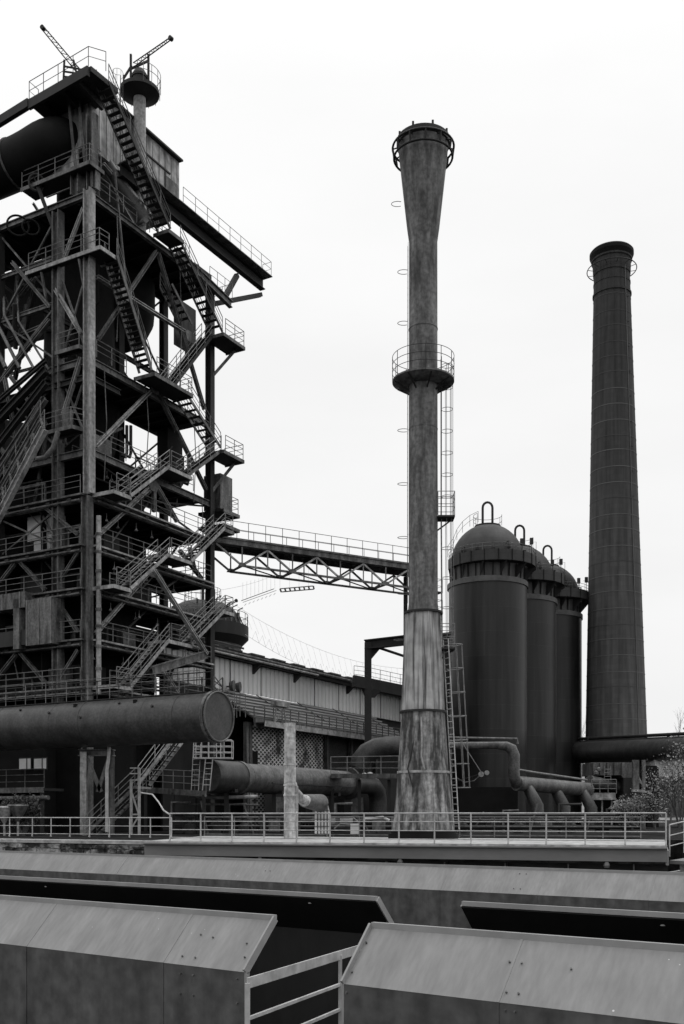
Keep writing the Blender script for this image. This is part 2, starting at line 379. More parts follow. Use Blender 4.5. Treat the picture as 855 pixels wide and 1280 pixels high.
# ============================================================ deck with its fascia
deck = thing('concrete_deck', (2, 42, 0), 'pale concrete deck with steel fascia beam, carrying the flared steel stack', 'platform')
dpoly = [DA, DB, DB + V((2.6, 8.6, 0)), DA + V((1.0, 11, 0))]
MB().prism([p - Z * .07 for p in dpoly], Z * .07).build('deck_slab', 'concrete', deck)
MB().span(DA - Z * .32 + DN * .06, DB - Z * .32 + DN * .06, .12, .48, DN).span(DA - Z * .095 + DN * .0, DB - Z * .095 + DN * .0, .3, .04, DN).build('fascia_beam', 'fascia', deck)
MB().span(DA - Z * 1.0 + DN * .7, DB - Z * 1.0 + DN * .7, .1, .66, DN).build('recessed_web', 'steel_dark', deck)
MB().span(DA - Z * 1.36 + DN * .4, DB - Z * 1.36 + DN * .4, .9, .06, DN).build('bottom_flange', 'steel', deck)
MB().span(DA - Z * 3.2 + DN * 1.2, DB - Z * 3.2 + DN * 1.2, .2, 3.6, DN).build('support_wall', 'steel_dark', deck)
MB().span(DB - Z * .42 + DN * .1, DB - Z * .42 + V((2.6, 8.6, 0)), .1, .5).build('end_fascia', 'hood_trim', deck)
for i in range(9):
    p = lerp(DA, DB, (i + .5) / 9) + DN * .42 - Z * 1.0
    MB().span(p - Z * .33, p + Z * .33, .04, .5, DD).build('web_stiffener', 'steel', deck)
for f in (.25, .53, .9):
    p = lerp(DA, DB, f) - Z * .58
    MB().tube([p, p - Z * .12], [.05, .12], 10).tube([p - Z * .12, p - Z * .2], [.12, .09], 10).build('lamp', 'steel', deck)

# railings on the deck
def fence(name, pts, label, h=1.1, mat='rail_pale', step=1.32, levels=(1, .72, .42, .14), r=.025, group=None, foot=True, pr=None):
    root = thing(name, pts[0], label, 'railing', group)
    for lv in levels:
        MB().tube([V(p) + Z * h * lv for p in pts], r * (1.15 if lv == 1 else .8), 6).build('rail', mat, root)
    first = True
    for a, b in zip(pts, pts[1:]):
        a = V(a); b = V(b); n = max(1, round((b - a).length / step))
        d = (b - a).normalized(); nn = V((d.y, -d.x, 0))
        for i in range(n + 1):
            if i == 0 and not first: continue
            p = lerp(a, b, i / n); mb = MB().tube([p, p + Z * h], pr or r * 1.15, 6)
            if foot: mb.tube([p + Z * .18, p + nn * .06 + Z * .02], r, 5)
            mb.build('post', mat, root)
        first = False
    return root
q = lambda px, off=.12: None
def deck_at(px, off):
    k = (px - 427) / 1290; b = DA + DN * off
    s = (k * b.y - b.x) / (DD.x - k * DD.y); return b + DD * s
fence('deck_railing', [deck_at(212, .1), deck_at(832, .1)], 'pale four bar steel railing along the front edge of the concrete deck')
fence('deck_railing', [V((-6.9, 51.8, 0)), V((13.2, 45.6, 0))], 'thinner rear railing behind the stack on the far side of the deck', h=.95, mat='rail', levels=(1, .55, .1), step=1.6)
fence('yard_railing', [V((-22, 51.2, 0)), V((-15, 50, 0)), V((-7.7, 46.6, 0))], 'three bar railing above the crumbling stone wall at left', h=.92, levels=(1, .58, .16), step=1.15, mat='rail_pale', r=.024)
# sloping cable or hose from the stair to the deck railing
a = P(176, 991, 47); b = deck_at(212, .15) + Z * 1.05
tag(MB().tube([a, P(190, 993, 46), P(198, 1003, 45), P(204, 1013, 43), b], .035, 6).build('curved_handrail', 'rail_pale'), 'pale pipe handrail curving down onto the left end of the deck railing', 'handrail')
# right: stair rail and pier beyond the deck
pier = thing('side_stair', (12.2, 34, -1), 'pale stair with curved rails leaving the right end of the deck', 'stair')
e0 = V((11.3, 35.6, -.15)); e1 = V((14.6, 38.0, .15))
MB().prism([e0 + Z * -.5, e1 + Z * -.5, e1 + V((.6, -1.0, -.5)), e0 + V((.6, -1.0, -.5))], Z * .12).build('landing', 'fascia', pier)
MB().span(e0 + V((.3, -.3, -.6)), e1 + V((.3, -.3, -.4)), .1, .25).build('stringer', 'hood_trim', pier)
railing(pier, [e0 + V((0, 0, -.25)), e1 + V((0, 0, 0))], 'rail_pale', 1.1, (.33, .66), .8, .025)
railing(pier, [e0 + V((.6, -1, -.35)), e1 + V((.6, -1, 0))], 'rail_pale', 1.1, (.33, .66), .8, .025)
MB().span(e0 + V((.2, .4, -2.3)), e1 + V((.2, .4, -2.3)), .2, 3.0).build('side_wall', 'concrete', pier)
for i in range(4):
    p = lerp(e0, e1, .1 + i * .25) + V((.3, -.1, -3.0)); MB().tube([p, p + Z * 2.2], .05, 8).build('downpipe', 'steel', pier)

# stone retaining wall at left, with a pale coping
wall = thing('stone_wall', (-12, 46, -2), 'crumbling rough stone retaining wall with pale coping under the left railing', 'wall')
wa = V((-24, 50, 0)); wb = V((-15.3, 46.2, 0)); wc = V((-7.9, 42.4, 0))
for p, q in ((wa, wb), (wb, wc)):
    MB().span(p - Z * .09, q - Z * .09, .9, .14).build('coping', 'concrete', wall)
    mb = MB(); d = (q - p).normalized(); L_ = (q - p).length; nn = V((d.y, -d.x, 0)); x = 0
    while x < L_:
        lw = random.uniform(.25, .6)
        for k in range(7):
            hh = random.uniform(.13, .2); z0 = -.28 - k * .21
            c = p + d * (x + lw / 2 + random.uniform(-.1, .1)) + nn * (.3 + random.uniform(-.10, .12)) + Z * z0
            rot = Matrix.Rotation(random.uniform(-.15, .15), 3, 'Z')
            mb.frame(c, rot @ (d * lw * .47), rot @ (nn * .18), Z * hh * .5 + d * random.uniform(-.03, .03))
        x += lw
    mb.build('stone_facing', 'stone', wall)
    MB().span(p - Z * 2.6, q - Z * 2.6, .8, 4.8).build('wall_core', 'stone', wall)

# ============================================================ foreground hoods
HN = V((.588, .809, 0)); HD = V((.809, -.588, 0)); RZ = EYE - 1.4
def hood(c, p0, p1, facing, label, joints=(), bolts=(), lamps=(), RZ=RZ):
    """facing -1: slope faces the camera; +1: slope faces away, its black lining shows"""
    root = thing('bunker_hood', HN * c + HD * (p0 + p1) / 2 + Z * -5, label, 'metal hood', 'sheet metal hoods over the bunkers in front')
    a = HN * c + HD * p0 + Z * RZ; b = HN * c + HD * p1 + Z * RZ
    o = HN * facing * .617 - Z * .657                    # slope from ridge to eave
    up = (V((0, 0, 1)) - o.normalized() * V((0, 0, 1)).dot(o.normalized())).normalized()
    MB().prism([a, b, b + o, a + o], -up * .035).build('roof_panel', 'hood', root)
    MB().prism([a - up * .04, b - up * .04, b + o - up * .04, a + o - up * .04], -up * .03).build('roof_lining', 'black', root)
    e = a + o; g = b + o; wn = HN * facing
    MB().prism([e - wn * .004, g - wn * .004, g - wn * .004 - Z * 3.2, e - wn * .004 - Z * 3.2], -wn * .04).build('wall_panel', 'hood_wall_shaded', root)
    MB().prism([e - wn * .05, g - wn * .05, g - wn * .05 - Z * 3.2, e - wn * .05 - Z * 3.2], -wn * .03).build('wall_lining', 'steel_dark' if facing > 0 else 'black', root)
    MB().span(a + Z * .012 - wn * .01, b + Z * .012 - wn * .01, .07, .075).build('ridge_flashing', 'hood_trim', root)
    for s, x in ((-1, a), (1, b)):
        MB().span(x + HD * s * .012 + up * .005, x + o + HD * s * .012 + up * .005, .03, .11, HD).build('verge_trim', 'hood_trim', root)
        MB().span(x + o + HD * s * .012 - wn * .03, x + o + HD * s * .012 - wn * .03 - Z * 3.2, .03, .07, HD).build('corner_trim', 'hood_trim', root)
    for j in joints:
        x = HN * c + HD * j + Z * RZ; MB().span(x + up * .004, x + o + up * .004, .02, .02, HD).build('joint_strip', 'hood_trim', root)
    # lapped sheets: a thin raised edge every few metres, on slope and wall
    j = p0 + 2.1
    while j < p1 - .5:
        if -20 < j < 4:
            x = HN * c + HD * j + Z * RZ
            MB().span(x + up * .002 + o * .02, x + up * .002 + o, .035, .006, HD).build('sheet_lap', 'hood', root)
            MB().span(x + o + wn * .002, x + o + wn * .002 - Z * 3.2, .03, .006, HD).build('sheet_lap', 'hood_wall_shaded', root)
        j += 3.05
    bp = None
    for (j, f) in bolts:
        if f <= 1: x = HN * c + HD * j + Z * RZ + o * f + up * .012; ax = up
        else: x = HN * c + HD * j + Z * RZ + o - Z * (f - 1) + wn * .012; ax = wn
        if bp is None or True:
            MB().tube([x - ax * .012, x + ax * .012], .013, 6).build('bolt', 'steel', root)
    for j in lamps:
        x = HN * c + HD * j + Z * (RZ - .12) + wn * .06
        MB().tube([x + Z * .05, x - Z * .03], [.02, .045], 8).build('lamp', 'hood_trim', root)
    return root
hood(10.85, -34, -9.02, -1, 'weathered grey sheet metal hood at lower left whose bolted end stops at the handrail', joints=(-24,), bolts=[(-9.9, .45), (-10.15, .42), (-10.0, .85), (-10.25, .85), (-9.95, 1.12), (-10.2, 1.12), (-9.95, 1.4), (-10.2, 1.4), (-9.15, .75), (-9.15, 1.1), (-9.15, 1.42), (-9.25, .5)])
hood(10.85, -7.41, 8, -1, 'nearest sheet metal hood at lower right, speckled and streaked, starting right of the handrail', bolts=[(-5.35, .4), (-5.2, .4), (-5.25, .85), (-5.1, .85), (-5.22, 1.08), (-5.1, 1.08), (-7.37, .3), (-7.37, .8), (-7.37, 1.1), (-4.6, .42)])
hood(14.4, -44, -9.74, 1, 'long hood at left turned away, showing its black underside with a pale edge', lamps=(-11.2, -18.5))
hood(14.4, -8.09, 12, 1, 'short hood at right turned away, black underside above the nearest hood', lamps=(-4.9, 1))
hood(26.3, -60, 22, -1, 'rearmost full width sheet metal hood running below the concrete deck', joints=(-28.9, -6, 12), bolts=[(-12.9, .2), (-12.7, .2), (-12.9, .8), (-12.7, .8), (-22, .5), (-21.8, .5)], RZ=EYE - 1.48)
# handrail in the gap
fp = P(309, 1229, 13.35); fq = P(470, 1180, 17.6)
gr = thing('walkway_railing', (fp.x, fp.y, -3.0), 'pale flat bar handrail crossing the gap between the two nearest hoods', 'railing')
MB().span(fp, fq, .03, .14).build('top_rail', 'rail_pale', gr)
MB().span(fp - Z * .46, fq - Z * .46, .04, .045).build('rail', 'rail_pale', gr)
MB().span(fp - Z * .85, fq - Z * .85, .04, .045).build('rail', 'rail_pale', gr)
for f in (.0, .66, .98):
    p = lerp(fp, fq, f); MB().span(p, p - Z * 1.6, .06, .06).build('post', 'rail_pale', gr)
# bunker floor between hoods
tag(MB().prism([HN * 9.9 + HD * -50 + Z * -5, HN * 9.9 + HD * 20 + Z * -5, HN * 27 + HD * 20 + Z * -5, HN * 27 + HD * -50 + Z * -5], Z * .9).build('bunker_slab', 'yard'), 'dark slab between the hoods, glimpsed below the handrail', 'slab')

# ============================================================ flared stack
SC = V((3.62, 46, 0)); PM = 46 / 1290
def zs(y): return EYE + (1020 - y) * PM
stack = thing('flared_stack', SC, 'tall steel stack with flared top, round gallery and pale cladding above its mottled base', 'stack')
MB().lathe(SC, [(1.56, 0), (1.56, .22), (1.45, .22), (1.45, .34)], 40).build('plinth', 'black', stack)
MB().slathe(SC, [(1.40, .3), (1.27, zs(1010)), (1.13, zs(965)), (1.03, zs(920)), (.965, zs(890))], 48).build('base_cone', 'stack_base', stack)
MB().lathe(SC, [(1.145, zs(967)), (1.17, zs(967)), (1.17, zs(964)), (1.13, zs(964))], 40, capt=False, capb=False).build('band', 'steel_pale', stack)
MB().tube([P(526, 896, 44.98), P(527, 925, 44.9), P(526, 945, 44.85), P(530, 962, 44.8)], .045, 6).build('weld_bead', 'steel_pale', stack)
MB().tube([SC + V((-.45, -.9, zs(925))), SC + V((-.75, -.95, zs(962))), SC + V((-.55, -1.12, zs(985)))], .03, 6).build('hose', 'steel_dark', stack)
oc = MB()
oc.lathe(SC, [(.99, zs(889)), (.82, zs(767))], 8, smooth=False, a0=-PI / 2 + .2, a1=2 * PI - PI / 2 + .2).build('cladding', 'stack_clad', stack)
for z_, r_ in ((zs(890), 1.04), (zs(766.5), .88)):
    MB().lathe(SC + Z * z_, [(r_ - .1, -.05), (r_, -.05), (r_, .04), (r_ - .12, .05)], 32, capt=False, capb=False).build('collar', 'steel_dark', stack)
for k in range(8):
    a = -PI / 2 + .2 + k * PI / 4; d = V((math.cos(a), math.sin(a), 0))
    MB().span(SC + d * .985 + Z * zs(888), SC + d * .825 + Z * zs(768), .05, .03).build('cover_strip', 'stack_clad', stack)
MB().slathe(SC, [(.70, zs(767)), (.65, zs(755)), (.645, zs(600)), (.635, zs(450)), (.63, zs(303))], 40).build('shaft', 'stack_up', stack)
MB().slathe(SC, [(.63, zs(303)), (.72, zs(285)), (.90, zs(240)), (1.07, zs(197)), (1.12, zs(182)), (1.12, zs(177))], 40).build('flared_top', 'stack_up', stack)
MB().lathe(SC + Z * zs(177), [(1.10, -.25), (1.19, -.2), (1.19, .05), (1.1, .08), (1.05, .08), (1.05, -.3)], 40, capt=False, capb=False).build('rim', 'steel_dark', stack)
for y_ in (668, 537, 412):
    MB().lathe(SC + Z * zs(y_), [(.63, -.02), (.652, -.02), (.652, .02), (.63, .02)], 32, capt=False, capb=False).build('weld_band', 'stack_up', stack)
for k in range(8):
    a = k * PI / 4 + .3; d = V((math.cos(a), math.sin(a), 0)); p = SC + d * 1.12 + Z * (zs(177) + .08)
    MB().box(p + Z * .05, .09, .09, .2).build('lifting_lug', 'steel_dark', stack)
g = MB().ring(SC + Z * zs(185), 1.36, .05, 40).ring(SC + Z * (zs(185) - .45), 1.30, .05, 40)
for k in range(12):
    a = k * PI / 6; d = V((math.cos(a), math.sin(a), 0))
    g.tube([SC + d * 1.36 + Z * zs(185), SC + d * 1.30 + Z * (zs(185) - .45)], .045, 6).tube([SC + d * 1.33 + Z * (zs(185) - .05), SC + d * 1.05 + Z * zs(184)], .03, 6)
g.build('stiffening_ring', 'steel_dark', stack)
# gallery
gz = zs(478)
gal = MB().lathe(SC + Z * gz, [(.66, -.18), (1.1, -.12), (1.38, .0), (1.38, .07), (.66, .07)], 40, capt=False, capb=False).build('gallery', 'steel', stack)
for k in range(8):
    a = k * PI / 4 + .2; d = V((math.cos(a), math.sin(a), 0))
    MB().span(SC + d * .62 + Z * (gz - .45), SC + d * 1.3 + Z * (gz - .03), .05, .06).build('bracket', 'steel_dark', gal)
mb = MB()
for f in (1.05, .7, .36): mb.ring(SC + Z * (gz + .07 + f), 1.37, .014, 44, 5)
for k in range(12):
    a = k * PI / 6; d = V((math.cos(a), math.sin(a), 0)); mb.tube([SC + d * 1.37 + Z * gz, SC + d * 1.37 + Z * (gz + 1.12)], .016, 5)
mb.build('gallery_railing', 'steel_dark', stack)
# caged ladder up the right side
def ladder(root, p, q, out, along, w=.42, m='rail', cage=None, rung=.28, r=.022, cm=None, cr=.36, hoop=1.0):
    p = V(p); q = V(q); lad = MB()
    for s in (-1, 1): lad.tube([p + along * s * w / 2, q + along * s * w / 2], r, 5)
    n = int((q - p).length / rung)
    for i in range(1, n):
        c = lerp(p, q, i / n); lad.tube([c - along * w / 2, c + along * w / 2], r * .7, 4)
    o = lad.build('ladder', m, root)
    if cage:
        a, b = cage; cg = MB(); L_ = (q - p).length; k = max(1, int((b - a) * L_ / hoop))
        for i in range(k + 1):
            c = lerp(p, q, a + (b - a) * i / k) + out * cr
            cg.tube([c + (out * math.cos(t_) + along * math.sin(t_)) * cr for t_ in [(-150 + 30 * j) * PI / 180 for j in range(11)]], r * .8, 4)
        for t_ in (-100, -50, 0, 50, 100):
            d = (out * math.cos(R(t_)) + along * math.sin(R(t_))) * cr + out * cr
            cg.tube([lerp(p, q, a) + d, lerp(p, q, b) + d], r * .65, 4)
        cg.build('ladder_cage', cm or m, o)
    return o
X = V((1, 0, 0)); Yv = V((0, 1, 0))
ladder(stack, SC + X * .80 + Z * zs(648), SC + X * .80 + Z * (gz + 1.1), X, Yv, .3, 'steel_dark', (.0, .95), hoop=.9, r=.016, cr=.26)
ladder(stack, SC + X * .84 + Z * zs(805), SC + X * .80 + Z * zs(640), X, Yv, .34, 'rail', (.05, .95), hoop=1.2, r=.018, cr=.26)
ladder(stack, SC + X * 1.46 - Yv * .2 + Z * .4, SC + X * .98 - Yv * .2 + Z * zs(800), X, (X * .45 - Yv * .89), .42, 'rail_pale', (.22, .97), hoop=1.0, r=.026, cr=.34, cm='rail')
for z_, y_ in ((zs(648), 0), (zs(812), 0)):
    o = MB().box(SC + X * 1.0 + Z * z_, .75, .8, .08).build('landing', 'steel_dark', stack)
    c = SC + Z * (z_ + .04)
    railing(o, [c + X * .62 - Yv * .4, c + X * 1.36 - Yv * .4, c + X * 1.36 + Yv * .4, c + X * .62 + Yv * .4], 'rail', 1.05, (.35, .7), .5, .018)
    MB().span(c + X * .6 - Z * .6, c + X * 1.3 - Z * .08, .05, .06).build('bracket', 'steel_dark', o)
# bare rung ladder with hoops up the left side
ladder(stack, SC - X * .70 + Z * zs(755), SC - X * .68 + Z * zs(305), -X, Yv, .3, 'steel', None, r=.008)
for y_ in (255, 340, 404, 538, 605, 672, 742, 800):
    rr = .63 + (.28 if y_ < 300 else 0) + (.18 if y_ > 770 else 0)
    c = SC - X * (rr + .24) + Z * zs(y_)
    MB().tube([c + V((-.27 * math.cos(t_) + .0, .2 * math.sin(t_), 0)) for t_ in [(-125 + 25 * j) * PI / 180 for j in range(11)]], .014, 5).build('safety_hoop', 'steel', stack)

# ============================================================ brick chimney
CC = V((28.78, 108, 0))
def zc(y): return EYE + (1020 - y) * 108 / 1290
LN = (-.0095, 0)
ch = thing('brick_chimney', CC, 'tall slightly leaning round brick chimney with pale hoops, at right behind the silos', 'chimney')
def rc(y): return (21.5 + (y - 330) * .0268) * 108 / 1290
MB().lathe(CC, [(rc(1040), -1), (rc(900), zc(900)), (rc(600), zc(600)), (rc(340), zc(340))], 56, lean=LN).build('shaft', 'brick_dark', ch)
top = MB().lathe(CC, [(1.9, zc(345)), (1.95, zc(333)), (1.97, zc(329)), (2.08, zc(328)), (2.08, zc(326))], 48, lean=LN, capt=False).build('crown', 'brick_dark', ch)
MB().lathe(CC, [(2.08, zc(326)), (2.25, zc(321)), (2.25, zc(317)), (2.1, zc(315)), (1.6, zc(315)), (1.6, zc(324))], 48, lean=LN).build('crown_rim', 'black', ch)
for i in range(28):
    y_ = 378 + i * 19.4 + random.uniform(-1.3, 1.3); r_ = rc(y_) + .02; z_ = zc(y_)
    if i < 27 or True:
        MB().lathe(CC, [(r_ - .05, z_ - .04), (r_ + .0, z_ - .04), (r_ + .0, z_ + .04), (r_ - .05, z_ + .04)], 48, lean=LN, capt=False, capb=False).build('hoop', 'bandish' if i % 4 == 1 or i < 5 else 'band', ch)
for y_, e_ in ((370, .10), (356, .04), (340, .1)):
    MB().lathe(CC, [(rc(y_), zc(y_) - .1), (rc(y_) + e_, zc(y_) - .1), (rc(y_) + e_, zc(y_) + .1), (rc(y_), zc(y_) + .1)], 48, lean=LN, capt=False, capb=False).build('cornice', 'brick_dark', ch)
mb = MB(); c = CC + V((LN[0] * zc(340), 0, zc(338)))
mb.ring(c, 2.52, .05, 48)
for k in range(12):
    d = V((math.cos(k * PI / 6), math.sin(k * PI / 6), 0)); mb.tube([c + d * 2.52, c + d * 1.85 - Z * .1], .03, 5)
mb.build('ring_rail', 'steel_dark', ch)
cd = V((math.sin(.52), -math.cos(.52), 0))
MB().tube([CC + cd * (rc(y_) + .06) + Z * zc(y_) + X * LN[0] * zc(y_) for y_ in (1000, 800, 600, 400, 340)], .045, 5).build('lightning_conductor', 'band', ch)
for i in range(9):
    y_ = 380 + i * 31; p = CC + cd * (rc(y_) + .1) + Z * zc(y_) + X * (LN[0] * zc(y_) + .35)
    MB().box(p - X * .2, .12, .12, .2).build('ladder_hook', 'bandish', ch)

# ============================================================ silos
S1 = V((13.4, 95, 0)); SM = 95 / 1290
def zz(y): return EYE + (1020 - y) * SM
G = V((.4, -.1, 0))
def silo(label):
    r = thing('storage_silo', S1, label, 'silo', 'row of three domed silos')
    MB().lathe(S1, [(3.57, 0), (3.57, 21.85)], 64).build('shell', 'silo', r)
    MB().lathe(S1, [(3.5, 21.82), (3.68, 21.85), (3.68, 22.3), (3.42, 22.4)], 64, capt=False, capb=False).build('collar_band', 'silo_band', r)
    MB().lathe(S1, [(3.40, 22.3), (3.40, 24.1)], 64).build('neck', 'silo_panel', r)
    for k in range(28):
        a = 2 * PI * k / 28; d = V((math.cos(a), math.sin(a), 0))
        MB().span(S1 + d * 3.44 + Z * 22.35, S1 + d * 3.50 + Z * 23.7, .08, .1).build('neck_rib', 'black', r)
    g = MB().lathe(S1 + G, [(3.3, 23.55), (3.98, 23.62), (3.98, 24.55), (3.9, 24.55), (3.9, 23.7), (3.2, 23.7)], 64, capt=False, capb=False).build('gallery', 'dome', r)
    for k in range(20):
        a = 2 * PI * k / 20; d = V((math.cos(a), math.sin(a), 0))
        MB().span(S1 + G + d * 4.01 + Z * 23.6, S1 + G + d * 4.01 + Z * 24.6, .05, .07).build('parapet_rib', 'black', g)
    for k in range(12):
        a = 2 * PI * k / 12 + .2; d = V((math.cos(a), math.sin(a), 0))
        MB().prism([S1 + d * 3.4 + Z * 22.4, S1 + d * 3.4 + Z * 23.55, S1 + G + d * 4.0 + Z * 23.55], d.cross(Z) * .04).build('gallery_bracket', 'steel_dark', r)
    prof = []
    for i in range(11):
        t_ = i / 10 * PI / 2 * .80
        prof.append((3.36 * math.cos(t_) ** 1.05, 24.3 + 3.5 * math.sin(t_)))
    MB().slathe(S1, prof, 48).build('dome', 'dome', r)
    zt = prof[-1][1]
    MB().lathe(S1, [(1.2, zt - .25), (1.2, zt + .05)], 32).build('dome_cap', 'steel_dark', r)
    MB().tube([S1 + V((-.45, 0, zt))] + [S1 + V((-.45 * math.cos(t_), 0, zt + 1.75 + .5 * math.sin(t_))) for t_ in [j * PI / 8 for j in range(9)]] + [S1 + V((.45, 0, zt))], .11, 8).build('gooseneck_vent', 'steel_dark', r)
    # stair rail following the dome on the left, hand rail on the crown
    pts = [S1 + V((-x, -.9, z_)) for x, z_ in [(3.75, 24.6)] + [(a_, b_ + .15) for a_, b_ in prof[2::2]]]
    railing(r, pts, 'steel', 1.0, (.5,), .8, .02, name='dome_stair_railing')
    mb = MB()
    for f in (1, .5): mb.ring(S1 + Z * (zt + f), 1.3, .022, 24, 5, -.3, PI * 1.2)
    for k in range(7):
        a = -.3 + k * .68; d = V((math.cos(a), math.sin(a), 0)); mb.tube([S1 + d * 1.3 + Z * zt, S1 + d * 1.3 + Z * (zt + 1)], .02, 5)
    mb.build('dome_railing', 'steel', r)
    mb = MB()
    for f in (.3, .6): mb.ring(S1 + G + Z * (24.55 + f), 3.95, .022, 48, 5)
    for k in range(26):
        d = V((math.cos(k * PI / 13), math.sin(k * PI / 13), 0)); mb.tube([S1 + G + d * 3.95 + Z * 24.4, S1 + G + d * 3.95 + Z * 25.2], .02, 5)
    mb.build('gallery_railing', 'steel', r)
    rs_ = random.Random(9)
    for k in range(7):
        a = -2.4 + k * .42; d = V((math.cos(a), math.sin(a), 0)); p = S1 + d * 3.5 + Z * 24.5; hh = rs_.uniform(.3, 1.1)
        MB().tube([p, p + Z * hh, p + Z * hh - d * .5], .06, 6).box(p + Z * hh * .5, .25, .2, .25).build('vent_pipe', 'steel_dark', r)
    for k in range(0):
        a = -1.9 + k * .5; d = V((math.cos(a), math.sin(a), 0)); MB().tube([S1 + d * 3.64 + Z * 21.8, S1 + d * 3.64 + Z * rs_.uniform(2, 12)], .04, 6).build('cable_conduit', 'silo_band', r)
    # lamps and vent boxes at the gallery
    for x, y, hh in ((3.3, -1.8, 1.3), (2.2, -3.1, .9)):
        p = S1 + G + V((x, y, 24.5)); MB().tube([p, p + Z * hh], .03, 5).box(p + Z * hh, .3, .25, .55).build('lamp_box', 'steel_dark', r)
    MB().tube([S1 + G + V((3.9, -.8, 24.5)), S1 + G + V((3.9, -.8, 26.0)), S1 + G + V((3.2, -.8, 25.9))], .022, 5).build('davit', 'steel', r)
    return r
s1 = silo('nearest and widest silo with domed head and gooseneck vent, directly right of the flared stack')
s2 = copy_tree(s1); s2.location = S1 + U * 8.72; s2['label'] = 'middle silo of the row, half hidden by the nearest silo'
s3 = copy_tree(s1); s3.location = S1 + U * 17.5; s3['label'] = 'rearmost and narrowest looking silo, its bracketed gallery against the sky next to the brick chimney'
# ============================================================ furnace tower
tw = thing('furnace_tower', CORNER, 'huge dark steel blast furnace tower of stacked floors, braces and zigzag stairs at left', 'blast furnace tower')
def hz(y): return EYE + (1020 - y) * 60 / 1290        # height read on the corner column
def col(s, t, z0, z1, w_=.55, m='steel', side=U):
    return MB().ibeam(T(s, t, z0), T(s, t, z1), w_, w_, side, .07).build('column', m, tw)
A_, B_, C_, D_, E_, F_, G_, H_ = [hz(y) for y in (237, 444, 558, 616, 679, 733, 797, 857)]
# columns
col(0, 0, hz(617), A_ + .0, .5, 'steel_pale'); col(0, .15, 0, hz(620), .5)
col(.25, 0, A_ + .1, hz(140), .5)
col(0, 2.45, 7, A_ - .6, .52); col(11.7, 0, 0, A_ - .3, .46, 'steel_dark'); col(7.1, 4.0, C_, A_, .5, 'steel_dark')
col(11.7, 4.0, 0, A_, .45, 'steel_dark'); col(0, 7.6, 0, A_, .7, 'steel_dark'); col(0, 12, 0, A_, .7, 'steel_dark'); col(4, 4, 0, C_, .5, 'steel_dark')
# light downpipe beside the corner column
dp = MB().tube([T(.25, -.5, hz(868)), T(.25, -.5, hz(645))], .15, 10).build('downpipe', 'steel_pale', tw)
for y in (668, 690, 714, 735, 762, 783, 808, 836):
    MB().lathe(T(.25, -.5, hz(y)), [(.19, -.08), (.19, .08)], 12).build('pipe_clamp', 'steel', dp)
# floors: a bay four metres deep along U, a wide bay along W
def floor(z, s1=11.7, t1=14, sd=4.0, edge='steel', th=.36, joists=True, left=True):
    fl = MB().prism([T(0, 0, z - .09), T(s1, 0, z - .09), T(s1, sd, z - .09), T(sd, sd, z - .09), T(sd, t1, z - .09), T(0, t1, z - .09)], Z * .06).build('floor_plate', 'floor', tw)
    MB().ibeam(T(.3, -.02, z - .1 - th / 2), T(s1, -.02, z - .1 - th / 2), .25, th, W).build('edge_beam', edge, fl)
    MB().ibeam(T(-.02, .3, z - .1 - th / 2), T(-.02, t1, z - .1 - th / 2), .25, th, U).build('edge_beam', edge, fl)
    MB().ibeam(T(.3, sd, z - .1 - th / 2), T(s1, sd, z - .1 - th / 2), .25, th, W).build('rear_beam', 'steel_dark', fl)
    if joists:
        mb = MB(); k = 1.3
        while k < s1:
            mb.span(T(k, .1, z - .25), T(k, sd, z - .25), .12, .25); k += 1.3
        k = 4.6
        while k < t1:
            mb.span(T(.1, k, z - .25), T(sd, k, z - .25), .12, .25); k += 1.4
        mb.build('joists', 'steel_dark', fl)
    return fl
fA = floor(A_, 12.9); fB = floor(B_, 11.7, 3.2, 3.8, 'steel', .42); fC = floor(C_, 11.7, 14, 3.6, 'steel', .42)
floor(D_, 11.7, edge='steel'); floor(E_, 11.9, edge='steel'); floor(F_, 11.7, edge='steel'); floor(G_, 11.7); floor(H_, 11.7)
floor(B_ - 1.0, 2.6, 14, 2.6, 'steel_dark')
# braces
def br(a, b, w_=.22, m='steel', h=.2):
    d = (V(b) - V(a)); w_ = min(w_, .26); return MB().ibeam(a, b, w_, h, W if abs(d.dot(U)) > abs(d.dot(W)) else U, .05).build('brace', m, tw)
def brU(x0, y0, x1, y1, t=-.12, **k): return br(onU(x0, y0, t), onU(x1, y1, t), **k)
def brW(x0, y0, x1, y1, s=-.12, **k): return br(onW(x0, y0, s), onW(x1, y1, s), **k)
brU(121, 346, 240, 421, m='steel_pale', w_=.36)
brU(195, 314, 122, 424); brU(197, 316, 255, 512, w_=.24); brU(143, 215, 158, 366, w_=.1, h=.1)
brU(191, 485, 119, 558, m='steel_pale', w_=.34); brU(195, 487, 257, 612, w_=.26)
brU(190, 607, 120, 671, m='steel_pale', w_=.34); brU(195, 607, 221, 652, w_=.3, m='steel_pale'); brU(192, 608, 192, 640, w_=.26)
brU(188, 713, 119, 792, m='steel_pale', w_=.34); brU(192, 713, 258, 818, t=-2.0, m='steel_pale', w_=.34); brU(196, 715, 215, 752)
brU(188, 832, 150, 868); brU(198, 831, 222, 866, m='steel_pale'); brU(192, 832, 192, 866)
brU(190, 838, 257, 818, h=.5, w_=.3, t=-2.0); brU(224, 688, 252, 724, w_=.4); brU(236, 684, 244, 716)
brU(128, 205, 196, 284, m='steel_pale', w_=.28, t=.9)
for x, y in ((157, 367), (193, 484), (191, 606), (189, 713), (237, 420)):
    p = onU(x, y, -.28); MB().prism([p + U * a + Z * b for a, b in ((-.55, .1), (-.25, .3), (.25, .3), (.55, .1), (.3, -.4), (-.3, -.4))], -W * .03).build('gusset_plate', 'steel', tw)
